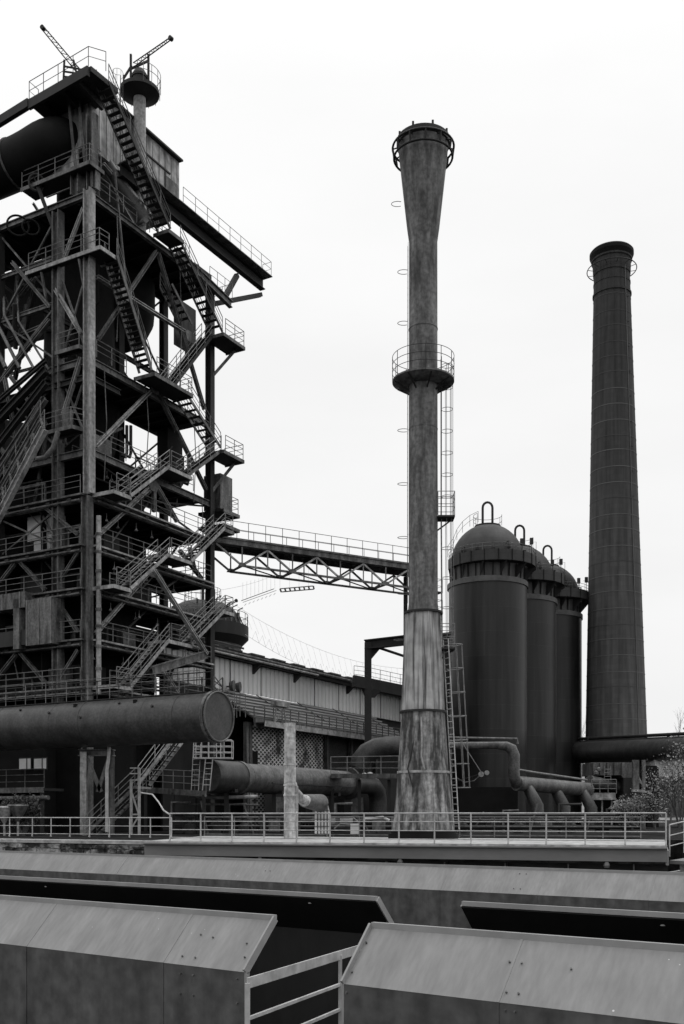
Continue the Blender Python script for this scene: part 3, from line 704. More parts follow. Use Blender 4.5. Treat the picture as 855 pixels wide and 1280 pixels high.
brW(104, 260, 80, 322, w_=.16, m='steel_pale'); brW(69, 362, 101, 417, m='steel_pale'); brW(101, 447, 79, 518, m='steel_pale', w_=.24)
brW(15, 328, 62, 384, w_=.2); brW(62, 400, 0, 478, w_=.42); brW(64, 322, -10, 412, s=1.5, w_=.24); brW(0, 430, 62, 404, s=.5)
brW(57, 635, 97, 668); brW(25, 703, 56, 737); brW(97, 690, 71, 731, w_=.14); brW(19, 703, 0, 728); brW(78, 762, 97, 790)
brW(97, 812, 72, 852, w_=.14); brW(25, 816, 56, 853); brW(20, 818, -10, 856, w_=.4); brW(5, 470, 22, 560, w_=.22); brW(12, 470, 58, 532, w_=.18)
brW(0, 560, 20, 590, w_=.2); brW(30, 330, 4, 420, s=2.4, w_=.25, m='steel_dark'); brW(47, 340, 18, 475, s=2.4, w_=.25, m='steel_dark')
# railings on the floors
for z in (D_, E_, F_, G_, H_):
    a = 1.4 if z in (D_, F_, H_) else .3
    railing(tw, [T(a, -.3, z), T(a + .01 if False else 11.4, -.3, z)], 'rail', 1.05, (.35, .68), 1.45)
    MB().span(T(.2, -.28, z - .12), T(11.6, -.28, z - .12), .34, .1).build('walkway_kerb', 'steel_pale', tw)
    railing(tw, [T(-.3, .4, z), T(-.3, 12.5, z)], 'rail', 1.05, (.35, .68), 1.5)
    MB().span(T(-.28, .2, z - .12), T(-.28, 12.5, z - .12), .34, .1).build('walkway_kerb', 'steel', tw)
    # cleats hanging along the lower flange
    for k in range(6): MB().box(T(.9 + k * 1.9, -.33, z - .33), .3, .16, .16, U, W).build('beam_cleat', 'steel_dark', tw)
    for k in range(5): MB().box(T(-.33, 1.2 + k * 1.7, z - .33), .3, .16, .16, W, U).build('beam_cleat', 'steel_dark', tw)
    MB().tube([T(.4, -.35, z - .42), T(11.5, -.35, z - .42)], .07, 6).build('service_pipe', 'steel', tw)
    MB().tube([T(-.35, .4, z - .42), T(-.35, 12.5, z - .42)], .07, 6).build('service_pipe', 'steel', tw)
railing(tw, [T(.4, -.2, B_), T(3.0, -.2, B_)], 'rail'); railing(tw, [T(.3, -.2, C_), T(9.6, -.2, C_)], 'rail')
railing(tw, [T(.3, -.2, A_), T(8.8, -.2, A_)], 'rail'); railing(tw, [T(9, 3.8, C_), T(1, 3.8, C_)], 'steel_dark')
railing(tw, [T(5, 3.9, B_), T(11.5, 3.9, B_)], 'steel_dark')
railing(tw, [T(11.6, .2, E_), T(11.6, 3.8, E_)], 'steel_dark')
# bent vent pipes on floor C
for x in (158, 163):
    p = onU(x, 572, 1.0); MB().tube([p - U * .6, p - U * .1, p + Z * .3, p + Z * 2.0], .1, 8).build('vent_pipe', 'steel_dark', tw)
for x in (228, 235): p = onU(x, 606, 1.0); MB().tube([p - U * .6, p - U * .1, p + Z * .3, p + Z * 1.9], .1, 8).build('vent_pipe', 'steel_dark', tw)
# black backing sheets added to darken the tower's inside, and the shaft
def panel(pts, d, m='black', name='dark_backing'): return MB().prism(pts, d).build(name, m, tw)
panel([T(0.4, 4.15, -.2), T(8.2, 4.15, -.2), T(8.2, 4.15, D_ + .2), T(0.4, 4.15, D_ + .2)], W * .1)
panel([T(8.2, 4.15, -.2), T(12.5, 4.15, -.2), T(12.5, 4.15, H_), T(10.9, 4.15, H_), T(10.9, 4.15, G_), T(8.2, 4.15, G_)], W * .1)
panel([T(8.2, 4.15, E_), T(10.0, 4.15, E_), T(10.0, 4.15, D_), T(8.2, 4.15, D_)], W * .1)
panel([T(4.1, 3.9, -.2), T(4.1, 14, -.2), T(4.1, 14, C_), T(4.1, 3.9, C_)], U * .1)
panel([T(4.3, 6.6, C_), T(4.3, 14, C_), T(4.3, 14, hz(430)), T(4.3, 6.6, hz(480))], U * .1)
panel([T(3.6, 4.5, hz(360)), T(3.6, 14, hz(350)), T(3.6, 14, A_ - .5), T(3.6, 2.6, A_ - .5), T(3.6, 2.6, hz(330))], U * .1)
FC = T(4.9, 5.4, 0)
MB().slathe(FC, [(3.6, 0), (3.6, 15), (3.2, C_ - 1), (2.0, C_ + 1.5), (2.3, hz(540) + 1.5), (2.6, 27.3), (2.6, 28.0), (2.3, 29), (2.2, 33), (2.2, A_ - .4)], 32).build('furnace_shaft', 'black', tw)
HC = T(8.3, 5.2, 0)
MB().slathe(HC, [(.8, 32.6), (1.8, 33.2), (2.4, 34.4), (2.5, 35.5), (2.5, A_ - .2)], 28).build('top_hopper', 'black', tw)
hp = T(9.6, 2.6, 0)
def bx(c, sx, sy, sz, m, name, par=None): return MB().box(c, sx, sy, sz, U, W).build(name, m, par or tw)
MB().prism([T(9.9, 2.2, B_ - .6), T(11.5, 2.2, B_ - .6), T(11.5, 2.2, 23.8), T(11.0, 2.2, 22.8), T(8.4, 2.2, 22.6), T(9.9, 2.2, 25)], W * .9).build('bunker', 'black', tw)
# extra members inside the top storey, a mesh of pipes seen against the sky
rnd = random.Random(3)
for k in range(7):
    a = T(rnd.uniform(.5, 3), rnd.uniform(2.5, 8), rnd.uniform(22.5, 35)); b = a + W * rnd.uniform(-3, 4) + U * rnd.uniform(-1, 2) + Z * rnd.uniform(-3, 3)
    MB().tube([a, lerp(a, b, .5) + Z * .3, b], rnd.uniform(.08, .22), 8).build('process_pipe', 'steel_dark', tw)
# storeys: wall boxes, ducts and machines glimpsed in the dark
for k, (s, t, z, a, b, c, m) in enumerate([(2, 1.2, C_, 1.6, .8, 1.3, 'steel'), (5.5, 2.2, D_, 2.2, 1.5, 1.7, 'steel_dark'), (3.5, 2, E_, 1.4, 1.2, 1.5, 'steel_dark'),
        (7, 2.5, F_, 2, 1, 1.8, 'steel_dark'), (5, 1.8, G_, 1.2, 1, 1.2, 'steel'), (2.4, 2.4, H_, 1.8, 1.4, 1.6, 'steel_dark'), (1.4, 5.5, F_, 1, 2, 1.6, 'steel_dark'), (1.5, 3.5, H_, 1.2, 1.6, 1.4, 'steel')]):
    bx(T(s, t, z + c / 2 - .03), a, b, c, m, 'machine_housing')
for z, x in ((E_, 1.5), (F_, 3.2), (G_, 2.0), (D_, 6.2), (H_, 5)):
    MB().tube([T(x, 3.2, z), T(x, 3.2, z + 1.4), T(x + 1.0, 3.2, z + 2.1), T(x + 5, 3.2, z + 2.1)], .16, 8).build('process_pipe', 'steel', tw)
# corner platform K (below the top floor) and small gallery
def landing(poly, z, par=tw, m='steel_dark', edge='steel'):
    o = MB().prism([T(s, t, z - .14) for s, t in poly], Z * .12).build('landing', m, par)
    n = len(poly)
    for i in range(n):
        s, t = poly[i]; s2_, t2 = poly[(i + 1) % n]
        if i in (0, 1, 2): MB().span(T(s, t, z - .12), T(s2_, t2, z - .12), .07, .22).build('edge_channel', edge, o)
    return o
K_ = hz(319)
l = landing([(-.5, 4.6), (-.5, -1.3), (1.0, -1.3), (1.0, 0), (0, 0), (0, 4.6)], K_, edge='steel_pale')
railing(l, [T(-.45, 4.4, K_), T(-.45, -1.2, K_), T(.3, -1.25, K_)], 'rail', 1.05)
for t in (.4, 3.4): MB().span(T(-.4, t, K_ - .3), T(0, t, K_ - 1.8), .1, .14).build('bracket', 'steel', l)
l = landing([(-.5, 2.2), (-.5, .3), (0, .3), (0, 2.2)], hz(433)); railing(l, [T(-.4, 2.2, hz(433)), T(-.4, .4, hz(433))], 'rail')
z = hz(535); l = landing([(-.9, 2.6), (-.9, .5), (0, .2), (0, 2.6)], z, edge='steel'); railing(l, [T(-.8, 3.0, z), T(-.85, .6, z), T(-.1, .2, z)], 'rail')
bx(T(-.4, 1.3, z + .6), .4, .5, 1.1, 'steel', 'switch_box', l)
# box duct fixed to the left face
bx(T(-.55, 3.1, hz(774) + .0), .7, 2.1, 2.7, 'steel', 'duct_box'); bx(T(-.55, 8.2, hz(752) + .4), .8, 8, .95, 'steel', 'duct_box')
for k in range(6): bx(T(-.97, 4.6 + k * 1.45, hz(752) + .4), .05, .07, .97, 'rail', 'duct_rib')
for t_ in (2.12, 3.1, 4.08): bx(T(-.92, t_, hz(774)), .05, .07, 2.7, 'rail', 'duct_rib')
bx(T(-.55, 8.2, hz(800) + .4), .6, 8, .9, 'steel_dark', 'duct_box'); bx(T(-.5, 4.9, hz(778) + .2), .9, .5, 3.0, 'steel', 'duct_box')
# stairs on the right face
SD = -W
def st(s0, z0, s1, z1, t=-.45, **k): return stair(tw, T(s0, t, z0), T(s1, t, z1), SD, .95, **k)
P0 = hz(98) - .6
st(.1, 43.3, 5.7, A_ + .15, sm='steel_dark', rails=(0, 1)); l = landing([(5.4, -.3), (5.4, -1.5), (6.9, -1.5), (6.9, -.3)], A_)
st(6.7, A_ - .1, 11.2, 33.4, sm='steel_dark')
def corner_land(s0, s1, z, t1=-.1, rail_=True, tt=-1.7, brk=True, edge='steel'):
    l = landing([(s0, t1), (s0, tt), (s1, tt), (s1, t1)], z, edge=edge)
    if rail_: railing(l, [T(s0 + .3, tt + .05, z), T(s1 - .05, tt + .05, z), T(s1 - .05, t1, z)], 'rail')
    if brk: MB().span(T(s1 - .2, tt + .6, z - .1), T(11.7, -.1, z - 2.4), .16, .2).build('bracket', 'steel', l)
    return l
corner_land(10.9, 13.4, 33.2)
st(.8, K_, 3.9, 28.1, sm='steel'); corner_land(3.8, 7.6, B_ + .1, brk=False, edge='steel')
st(6.4, B_ + .1, 10.9, 33.2, t=.1, sm='steel_dark'); st(7.5, B_ + .0, 11.0, 25.6, sm='steel')
ZR = hz(0) * 0
corner_land(10.9, 13.3, 25.4)
pal = 'steel_pale'
st(7.4, 22.7, 11.0, 25.4, sm='steel', t=-.5); corner_land(5.2, 7.5, 22.6, brk=False, edge=pal)
st(1.6, D_, 5.2, 22.6, sm=pal, t=-.8, rm='rail'); corner_land(.2, 1.7, D_, brk=False, edge=pal)
st(7.4, 17.2, 11.0, 20.2, sm=pal, t=-.8, rm='rail'); corner_land(5.2, 7.5, 17.2, brk=False, edge=pal)
st(1.6, F_, 5.2, 17.2, sm=pal, t=-.8, rm='rail'); corner_land(.2, 1.7, F_, brk=False, edge=pal)
st(7.4, 11.9, 11.0, 14.7, sm=pal, t=-.8, rm='rail'); corner_land(5.2, 7.5, 11.9, brk=False, edge=pal)
st(1.6, H_, 5.2, 11.9, sm=pal, t=-.8, rm='rail'); corner_land(.2, 1.7, H_, brk=False, edge=pal)
corner_land(10.9, 12.1, 20.2, brk=False); corner_land(10.9, 12.1, 14.7, brk=False, edge=pal)
st(9.0, 33.2, 6.9, 34.9, t=.4, rails=(0,)); 
# lattice mast at the foot of the right column
lm = MB()
for a, b in ((11.2, -.7), (12.2, -.7), (12.2, .3), (11.2, .3)): lm.span(T(a, b, 5), T(a, b, 10.4), .1, .1)
for k in range(8):
    z0 = 5 + k * .68; lm.span(T(11.2, -.7, z0), T(12.2, -.7, z0 + .68), .06, .06).span(T(12.2, -.7, z0), T(11.2, -.7, z0 + .68), .06, .06).span(T(12.2, -.7, z0), T(12.2, .3, z0 + .68), .06, .06)
lm.build('lattice_mast', 'steel', tw)
z = hz(871); railing(tw, [T(11, -1.6, 7.8), T(13.6, -1.6, 7.8), T(13.6, .6, 7.8)], 'rail', 1.6, (.3, .65), .7)

# lamps, cables, hangers and small bore piping on every storey
rl = random.Random(21)
for z in (C_, D_, E_, F_, G_, H_):
    for k in range(5):
        s = rl.uniform(.8, 11); p = T(s, rl.uniform(.2, 1.2), z - .5)
        MB().tube([p, p - Z * .35], .02, 5).tube([p - Z * .35, p - Z * .5], [.04, .13], 8).build('pendant_lamp', 'rail_pale', tw)
    for k in range(4):
        s = rl.uniform(.5, 7); t = rl.uniform(.3, 2.5); h_ = rl.uniform(.5, 1.6)
        MB().tube([T(s, t, z), T(s, t, z + h_), T(s + rl.uniform(1, 3.5), t, z + h_), T(s + 3.6, t, z + 2.6)], rl.uniform(.04, .1), 6).build('process_pipe', rl.choice(('steel', 'steel_dark', 'rail')), tw)
    for k in range(3):
        t = rl.uniform(1, 9); h_ = rl.uniform(.6, 1.6)
        MB().tube([T(.5, t, z), T(.5, t, z + h_), T(.5, t + rl.uniform(1, 3), z + h_), T(.5, t + 3.2, z + 2.6)], rl.uniform(.04, .1), 6).build('process_pipe', rl.choice(('steel', 'steel_dark', 'rail')), tw)
for z0, z1 in ((C_, B_), (B_, A_)):
    for k in range(9):
        a = T(rl.uniform(-.1, 3), rl.uniform(2.8, 9), rl.uniform(z0, z1)); b = a + W * rl.uniform(-2.5, 3.5) + Z * rl.uniform(-4, 4) + U * rl.uniform(-.5, .5)
        MB().ibeam(a, b, .14, .14, U, .03).build('lacing_bar', rl.choice(('steel', 'steel_dark')), tw)
# slender cross bracing in the rear planes, seen against the sky
for a_, b_, z0, z1, t_ in ((.5, 5.8, B_, 31.5, 3.9), (5.8, 11.5, B_, 31.5, 3.9), (5.8, 11.5, 31.5, A_ - .4, 3.9), (.5, 5.8, C_, B_ - .4, 3.7), (5.8, 11.5, C_, B_ - .4, 3.7), (.5, 11.5, D_, C_ - .4, .4), (5.5, 11.5, E_, D_ - .4, 3.9), (5.5, 11.5, F_, E_ - .4, 3.9)):
    MB().span(T(a_, t_, z0), T(b_, t_, z1), .1, .1).build('rear_brace', 'steel_dark', tw); MB().span(T(b_, t_, z0), T(a_, t_, z1), .1, .1).build('rear_brace', 'steel_dark', tw)
for a_, b_, z0, z1 in ((.2, 2.4, B_, K_ - .5), (2.6, 7.4, 31.5, A_ - .6), (2.6, 7.4, B_ + .3, 31.5), (2.6, 7.4, C_ + .4, B_ - .6), (.2, 2.4, C_ + .3, B_ - .6), (2.6, 7.4, E_ + .2, D_ - .5), (2.6, 7.4, G_ + .2, F_ - .5), (7.7, 12, C_ + .3, B_)):
    MB().span(T(.15, a_, z0), T(.15, b_, z1), .1, .1).build('face_rod', 'steel', tw); MB().span(T(.15, b_, z0), T(.15, a_, z1), .1, .1).build('face_rod', 'steel', tw)
for z_ in (31.5, 34.2): MB().ibeam(T(.1, 2.5, z_), T(.1, 12, z_), .16, .26, U).build('tie_beam', 'steel', tw)
MB().ibeam(T(.2, 3.9, 31.5), T(11.6, 3.9, 31.5), .18, .3, W).build('tie_beam', 'steel_dark', tw)
for k in range(5):   # inclined pipes and rope sheaves high on the left face
    MB().tube([T(-.2, 3 + k * 1.2, 27.5 + k * .3), T(-.2, 5.5 + k * 1.2, 31.0 + k * .6), T(.6, 6.5 + k * 1.2, 34)], .07 + .02 * k, 8).build('process_pipe', 'steel', tw)
for k in range(6):   # long thin hangers down the right face
    s = (2.2, 4.9, 8.2, 9.7, 10.6, 1.1)[k]; z1_ = (A_, B_, A_, B_, C_, B_)[k]; ln = (8, 5, 9, 6, 8, 7)[k]
    MB().tube([T(s, -.15, z1_ - .3), T(s + .1, -.25, z1_ - ln / 2), T(s, -.15, z1_ - ln)], .03, 5).build('conduit', 'steel', tw)
# cantilevered crane runway and the end brackets on the top floor
rw = MB().ibeam(T(3, .3, 40.3), T(18.6, .3, 40.3), .45, .8, W, .06).build('crane_runway', 'steel_dark', tw)
MB().span(T(3, -.05, 40.74), T(18.7, -.05, 40.74), .9, .06).build('runway_walkway', 'steel', tw)
railing(tw, [T(8.2, -.45, 40.75), T(18.6, -.45, 40.75), T(18.6, .3, 40.75)], 'rail', 1.05, (.5,), 1.35, .02)
MB().span(T(18.4, .3, 39.5), T(12.0, .3, 36.0), .22, .28).build('bracket', 'steel_dark', tw)
MB().span(T(12.0, .3, 35.9), T(18.2, .3, 39.3), .2, .2).build('bracket', 'steel_dark', tw)
MB().span(T(13.6, .1, 37.2), T(15.3, .3, 39.5), .3, .3).build('bracket', 'steel_dark', tw)
MB().ibeam(T(7.5, -.4, A_ - .1), T(13.6, -.4, 36.5), .3, .5).build('edge_beam', 'steel', tw)
bx(T(11.4, .6, 37.9), 1.9, .5, .55, 'steel_dark', 'trolley')
railing(tw, [T(11, -.5, 36.9), T(13.6, -.5, 36.9), T(13.6, 1.2, 36.9)], 'rail', 1.05, (.5,), 1.0, .02)
bx(T(9.6, .5, 33.5), 2.3, .06, 3.2, 'silo_panel', 'hanging_plate')
# small side platform and cabin at the right column
bx(T(12.9, .2, hz(0) * 0 + 23.2), 1.4, 1.4, 2.4, 'steel', 'corner_cabin'); l = landing([(12, -.9), (13.9, -.9), (13.9, 1.2), (12, 1.2)], 21.9); railing(l, [T(12.6, -.85, 21.9), T(13.8, -.85, 21.9), T(13.8, 1, 21.9)], 'rail')
landing([(12, -.9), (13.9, -.9), (13.9, 1.2), (12, 1.2)], 20.9)
# platform J just under the duct, and corrugated screen on it
z = hz(209); l = landing([(-.5, 5.0), (-.5, -.5), (.7, -.5), (.7, 0), (.7, 5.0)], z); railing(l, [T(-.4, 5, z), T(-.4, -.4, z), T(.5, -.45, z)], 'rail')
bx(T(.9, 3.0, z + 1.2), .1, 2.6, 2.5, 'cabin', 'corrugated_screen', l)
col(.1, 1.0, A_, z, .6, 'steel'); col(.25, -.25, A_, z, .4, 'steel')

# ---- hoist house standing on the runway
hh = thing('hoist_house', T(5, 2, 40.4), 'rusty clad box cabin high on top of the furnace tower, under the round vent platform', 'cabin')
MB().prism([T(.9, .9, 40.8), T(9.5, .9, 40.8), T(9.5, 4.2, 40.8), T(.9, 4.2, 40.8)], Z * 3.7).build('wall_cladding', 'cabin', hh)
MB().prism([T(.7, .6, 44.51), T(9.55, .6, 44.51), T(9.55, 4.4, 44.7), T(.7, 4.4, 44.7)], Z * .12).build('roof', 'steel_dark', hh)
MB().box(T(8.0, .87, 42.0), .08, .06, 2.3, U, W).box(T(7.2, .87, 43.2), 2.6, .1, .1, U, W).build('door_track', 'steel_dark', hh)
MB().box(T(8.7, .88, 41.9), 1.2, .03, 2.0, U, W).build('door', 'steel', hh)
mb = MB()
for k in range(14): mb.box(T(1.2 + k * .62, .89, 42.6), .03, .03, 3.5, U, W)
mb.build('cladding_seams', 'steel', hh)

# ---- vent stack with round platform
bsC = V((-12.66, 64.56, 0)); zb = EYE + (1020 - 118) * 64.56 / 1290
bs = thing('vent_stack', bsC + Z * A_, 'slender pale vent pipe on the tower roof carrying a round dark platform', 'vent stack')
MB().lathe(bsC, [(.40, A_), (.38, zb)], 24).build('pipe', 'steel_pale', bs)
MB().lathe(bsC, [(.5, zb - .25), (1.22, zb), (1.22, zb + .22), (.5, zb + .26)], 32).build('round_platform', 'steel_dark', bs)
mb = MB()
for f in (1, .55): mb.ring(bsC + Z * (zb + .2 + f), 1.3, .018, 30, 5, -1.2, 2.2)
for k in range(9):
    a = -1.2 + k * .42; d = V((math.cos(a), math.sin(a), 0)); mb.tube([bsC + d * 1.3 + Z * zb, bsC + d * 1.3 + Z * (zb + 1.2)], .018, 5)
mb.build('platform_railing', 'steel', bs)
MB().lathe(bsC, [(.45, zb + .2), (.45, zb + 1.0), (.5, zb + 1.0), (.5, zb + 1.15), (.3, zb + 1.5)], 20).build('valve_body', 'steel_dark', bs)
mb = MB()
for dx, h_ in ((-.55, 2.5), (.55, 2.5)): mb.span(bsC + V((dx, 0, zb + .1)), bsC + V((dx, 0, zb + h_)), .13, .13)
mb.span(bsC + V((-.55, 0, zb + 1.6)), bsC + V((.55, 0, zb + 2.1)), .1, .12).span(bsC + V((-1.0, 0, zb + 1.0)), bsC + V((-.5, 0, zb + 1.8)), .12, .1).span(bsC + V((-1.0, 0, zb + .6)), bsC + V((-1.0, 0, zb + 1.2)), .1, .1)
mb.build('valve_frame', 'steel_dark', bs)
ladder(bs, bsC + V((-1.0, -.8, A_ + 1)), bsC + V((-.95, -.8, zb + .7)), V((-.7, -.7, 0)), V((.7, -.7, 0)), .3, 'steel', (.3, 1.0), r=.018, cr=.3, hoop=1.2)
def boom(p, q, label, w_=.28):
    o = thing('jib_boom', p, label, 'crane boom')
    p = V(p); q = V(q); d = (q - p).normalized(); a = Z - d * d.z; a.normalize(); b = d.cross(a)
    for i in (-1, 1):
        MB().tube([p + a * i * w_ / 2, q + a * i * w_ / 3.2], .035, 5).build('chord', 'steel_dark', o)
    n = 9; mb = MB()
    for k in range(n):
        x = lerp(p, q, k / n); y = lerp(p, q, (k + 1) / n); mb.tube([x + a * w_ / 2, y - a * w_ / 2.4], .02, 4).tube([y - a * w_ / 2.4, y + a * w_ / 2.4], .02, 4)
    mb.build('lacing', 'steel_dark', o)
    MB().tube([q - b * .12, q + b * .12], .13, 10).build('pulley', 'steel_dark', o)
    return o
boom(bsC + V((-.35, -.2, zb + 1.7)), P(213, 48, 62.5), 'lattice jib boom rising to the right from the round vent platform')
# ---- top platform
tp = thing('top_platform', P(80, 108, 60), 'dark railed platform crowning the tower, with the stair hanging from it', 'platform')
a = P(110, 79, 58.6); b = P(36, 126, 61.4); a.z = b.z = 43.6
back = V((1.15, 2.3, 0))
MB().prism([a + V((.15, 0, 0)), b, b + back * 1.1, a + back * .7 + V((.5, .2, 0))], Z * -.3).build('deck_plate', 'steel_dark', tp)
MB().span(a - Z * .3, b - Z * .3, .2, .55).build('edge_beam', 'steel_dark', tp)
MB().span(b - Z * .2, b + (b - a).normalized() * 5 - Z * .35, .3, .5).build('edge_beam', 'steel_dark', tp)
for f in (.2, .45, .8): MB().span(lerp(a, b, f) - Z * .3, lerp(a, b, f) + back * .9 - Z * .5, .2, .5).build('cross_beam', 'steel_dark', tp)
railing(tp, [b + back * .3, b, a, a + V((.9, .4, 0))], 'steel_dark', 1.1, (.5,), 1.3, .022)
c = lerp(a, b, .42) + back * .6
for x, y in ((.9, 1.6), (.3, 1.2), (1.5, 1.1)): MB().span(c - Z * .3 + V((x - 1, 0, 0)), V((c.x + x - 1 + .6, c.y, A_ - .2)), .16, .18).build('leg', 'steel', tp)
MB().box(lerp(a, b, .15) + Z * .16 + back * .2, .7, .5, .3).build('bollard', 'steel_dark', tp)
fr = lerp(a, b, .42) + back * .1
mb = MB()
for dx in (-.15, .75):
    mb.span(fr + V((dx, 0, -.1)), fr + V((dx * .6, 0, 1.35)), .1, .1)
for k in range(4): mb.span(fr + V((-.15, 0, .1 + k * .3)), fr + V((.75, 0, .0 + k * .28)), .07, .08)
mb.build('boom_frame', 'steel_dark', tp)
boom(fr + V((1.2, 0, .15)), P(53, 35, 61), 'lattice jib boom rising to the left from the railed top platform')

# ---- downcomer gas duct
gd = thing('gas_downcomer', P(40, 190, 62), 'fat black gas duct elbow entering the tower top from the left edge', 'duct')
pts = [P(-120, 262, 68), P(-30, 226, 64.5), P(30, 200, 62.8), P(62, 182, 62.2), P(82, 182, 62.6), P(92, 198, 63.4), P(92, 222, 64), P(88, 262, 64.6)]
cr_ = []
for i in range(len(pts) - 1):
    p0_ = pts[max(i - 1, 0)]; p3_ = pts[min(i + 2, len(pts) - 1)]
    for k in range(4):
        t_ = k / 4; p1_ = pts[i]; p2_ = pts[i + 1]
        cr_.append(.5 * ((2 * p1_) + (p2_ - p0_) * t_ + (2 * p0_ - 5 * p1_ + 4 * p2_ - p3_) * t_ * t_ + (3 * p1_ - p0_ - 3 * p2_ + p3_) * t_ ** 3))
cr_.append(pts[-1])
nn = len(cr_)
MB().tube(cr_, [1.4 if i < nn * .6 else 1.4 - .6 * (i - nn * .6) / (nn * .4) for i in range(nn)], 24).build('duct_shell', 'black', gd)
MB().tube([cr_[7], cr_[7] + (cr_[8] - cr_[7]) * .15], 1.46, 24).build('flange', 'steel', gd)
# diagonal ducts below it and the round wheels against the sky
sd_ = thing('chute_pipe', P(120, 220, 64), 'tapered grey chute pipe slanting down from the downcomer to the tower roof', 'chute')
MB().tube([P(124, 188, 63), P(150, 232, 63.4), P(180, 276, 64)], [.35, .45, .65], 16).build('tapered_shell', 'pipe', sd_)
pw = thing('pulley_sheave', P(46, 232, 61.5), 'spoked rope sheave with slanted arm left of the corner platform', 'pulley')
c = P(45, 228, 61.5); ax = V((1, .2, 0))
wh = MB(); wh.tube([c + V((math.cos(t_) * .42, .1 * math.cos(t_), math.sin(t_) * .5)) for t_ in [k * PI / 10 for k in range(20)]], .07, 6, closed=True)
for k in range(3): d = V((math.cos(k * PI / 3) * .42, .0, math.sin(k * PI / 3) * .5)); wh.tube([c - d, c + d], .035, 5)
wh.build('wheel', 'steel_dark', pw)
MB().span(c, P(66, 285, 61.5), .14, .22).build('arm', 'steel_dark', pw)
rr = thing('hoop_guard', P(30, 262, 61), 'round tubular guard hoops at the left edge of the tower top', 'guard')
for x, y, r_ in ((22, 282, .6), (38, 284, .45)):
    c = P(x, y, 61.4); MB().tube([c + V((math.cos(t_) * r_, .2 * math.cos(t_), math.sin(t_) * r_)) for t_ in [k * PI / 12 for k in range(24)]], .06, 6, closed=True).build('hoop', 'black', rr)

# ---- skip incline at the far left
sk = thing('skip_incline', onW(20, 590, -2.4), 'steep inclined skip track with open lattice girders at the left edge', 'skip incline')
def sk_bar(x0, y0, x1, y1, s, w_, m): MB().ibeam(onW(x0, y0, s), onW(x1, y1, s), w_, w_ * 1.2, U, .05).build('girder', m, sk)
for (x0, y0, x1, y1, s, w_, m) in ((-25, 690, 55, 536, -2.6, .32, 'steel_pale'), (-25, 655, 50, 524, -1.6, .25, 'steel'), (-25, 620, 56, 498, -1.0, .3, 'steel'),
        (-25, 585, 57, 478, -.9, .3, 'steel_dark'), (-25, 548, 57, 462, -.8, .35, 'steel_dark'), (-25, 520, 57, 450, -.6, .2, 'steel_dark')):
    sk_bar(x0, y0, x1, y1, s, w_, m)
for k in range(9):
    f = k / 8; p = lerp(onW(-25, 655, -1.6), onW(50, 524, -1.6), f); q2 = lerp(onW(-25, 690, -2.6), onW(55, 536, -2.6), f)
    MB().span(p, q2, .12, .1).build('sleeper', 'steel', sk)
a = onW(-25, 690, -2.6); b = onW(55, 536, -2.6)
railing(sk, [a, b], 'rail', 1.1, (.35, .7), 1.6)
railing(sk, [onW(-25, 655, -1.6), onW(50, 524, -1.6)], 'rail', 1.1, (.35, .7), 1.6)
MB().tube([onW(46, 574, -1.6), onW(56, 572, -1.4), onW(66, 560, -1.2), onW(72, 540, -1)], .16, 8).build('elbow_pipe', 'pipe_mid', sk)

# ---- pale cabinets on floor E
cb = thing('control_cabinet', onW(45, 668, 1.2), 'pale grey box cabinet standing on a middle floor at left of the tower', 'cabinet')
p = T(1.2, 4.6, E_)
MB().box(p + Z * 1.75, .9, 2.3, 1.5, U, W).build('upper_box', 'cabinet', cb); MB().box(p + Z * .48, .8, 1.3, .95, U, W).build('lower_box', 'cabinet', cb)
MB().box(p - U * .46 + Z * 1.7, .02, .05, 1.3, U, W).build('door_gap', 'steel_dark', cb)

# ============================================================ bridge
bg_ = thing('truss_footbridge', P(390, 700, 74), 'steel truss footbridge with railings running from the tower to behind the flared stack', 'bridge')
BA = V((-8.6, 70.4, 0)); BD = V((.870, .492, 0)); BN = V((-.492, .870, 0)); BL = 18.2
def B(q_, n_, z_): return BA + BD * q_ + BN * n_ + Z * z_
zt = EYE + 19.2; zl = EYE + 17.3
MB().prism([B(-.4, 0, zt - .1), B(BL, 0, zt - .1), B(BL, 2, zt - .1), B(-.4, 2, zt - .1)], Z * .08).build('deck_plate', 'steel', bg_)
for n_ in (0, 2):
    MB().ibeam(B(-.4, n_, zt - .33), B(BL, n_, zt - .33), .2, .42, BN).build('top_chord', 'steel', bg_)
    MB().span(B(1.9, n_, zl), B(BL, n_, zl), .12, .14).build('bottom_chord', 'steel', bg_)
    x = 0
    while x < BL - 2:
        for (a_, b_) in ((x, x + 1.95), (x + 3.9, x + 1.95)):
            if b_ <= BL and a_ <= BL: MB().span(B(a_, n_, zt - .6), B(b_, n_, zl), .11, .12, BN).build('diagonal', 'steel' if n_ else 'steel_pale', bg_)
        if x + 3.9 < BL: MB().span(B(x + 3.9, n_, zt - .6), B(x + 3.9, n_, zl), .09, .09).build('vertical', 'steel_pale', bg_)
        MB().span(B(x + 1.95, n_, zt - .6), B(x + 1.95, n_, zl), .09, .09).build('vertical', 'steel', bg_)
        MB().prism([B(x + 1.95 + a_, n_ - .1, zl + b_) for a_, b_ in ((-.35, -.08), (.35, -.08), (.18, .2), (-.18, .2))], BN * .04).build('gusset_plate', 'steel', bg_)
        x += 3.9
    railing(bg_, [B(-.2, n_, zt), B(BL, n_, zt)], 'steel', 1.1, (.5,), 1.3, .024)
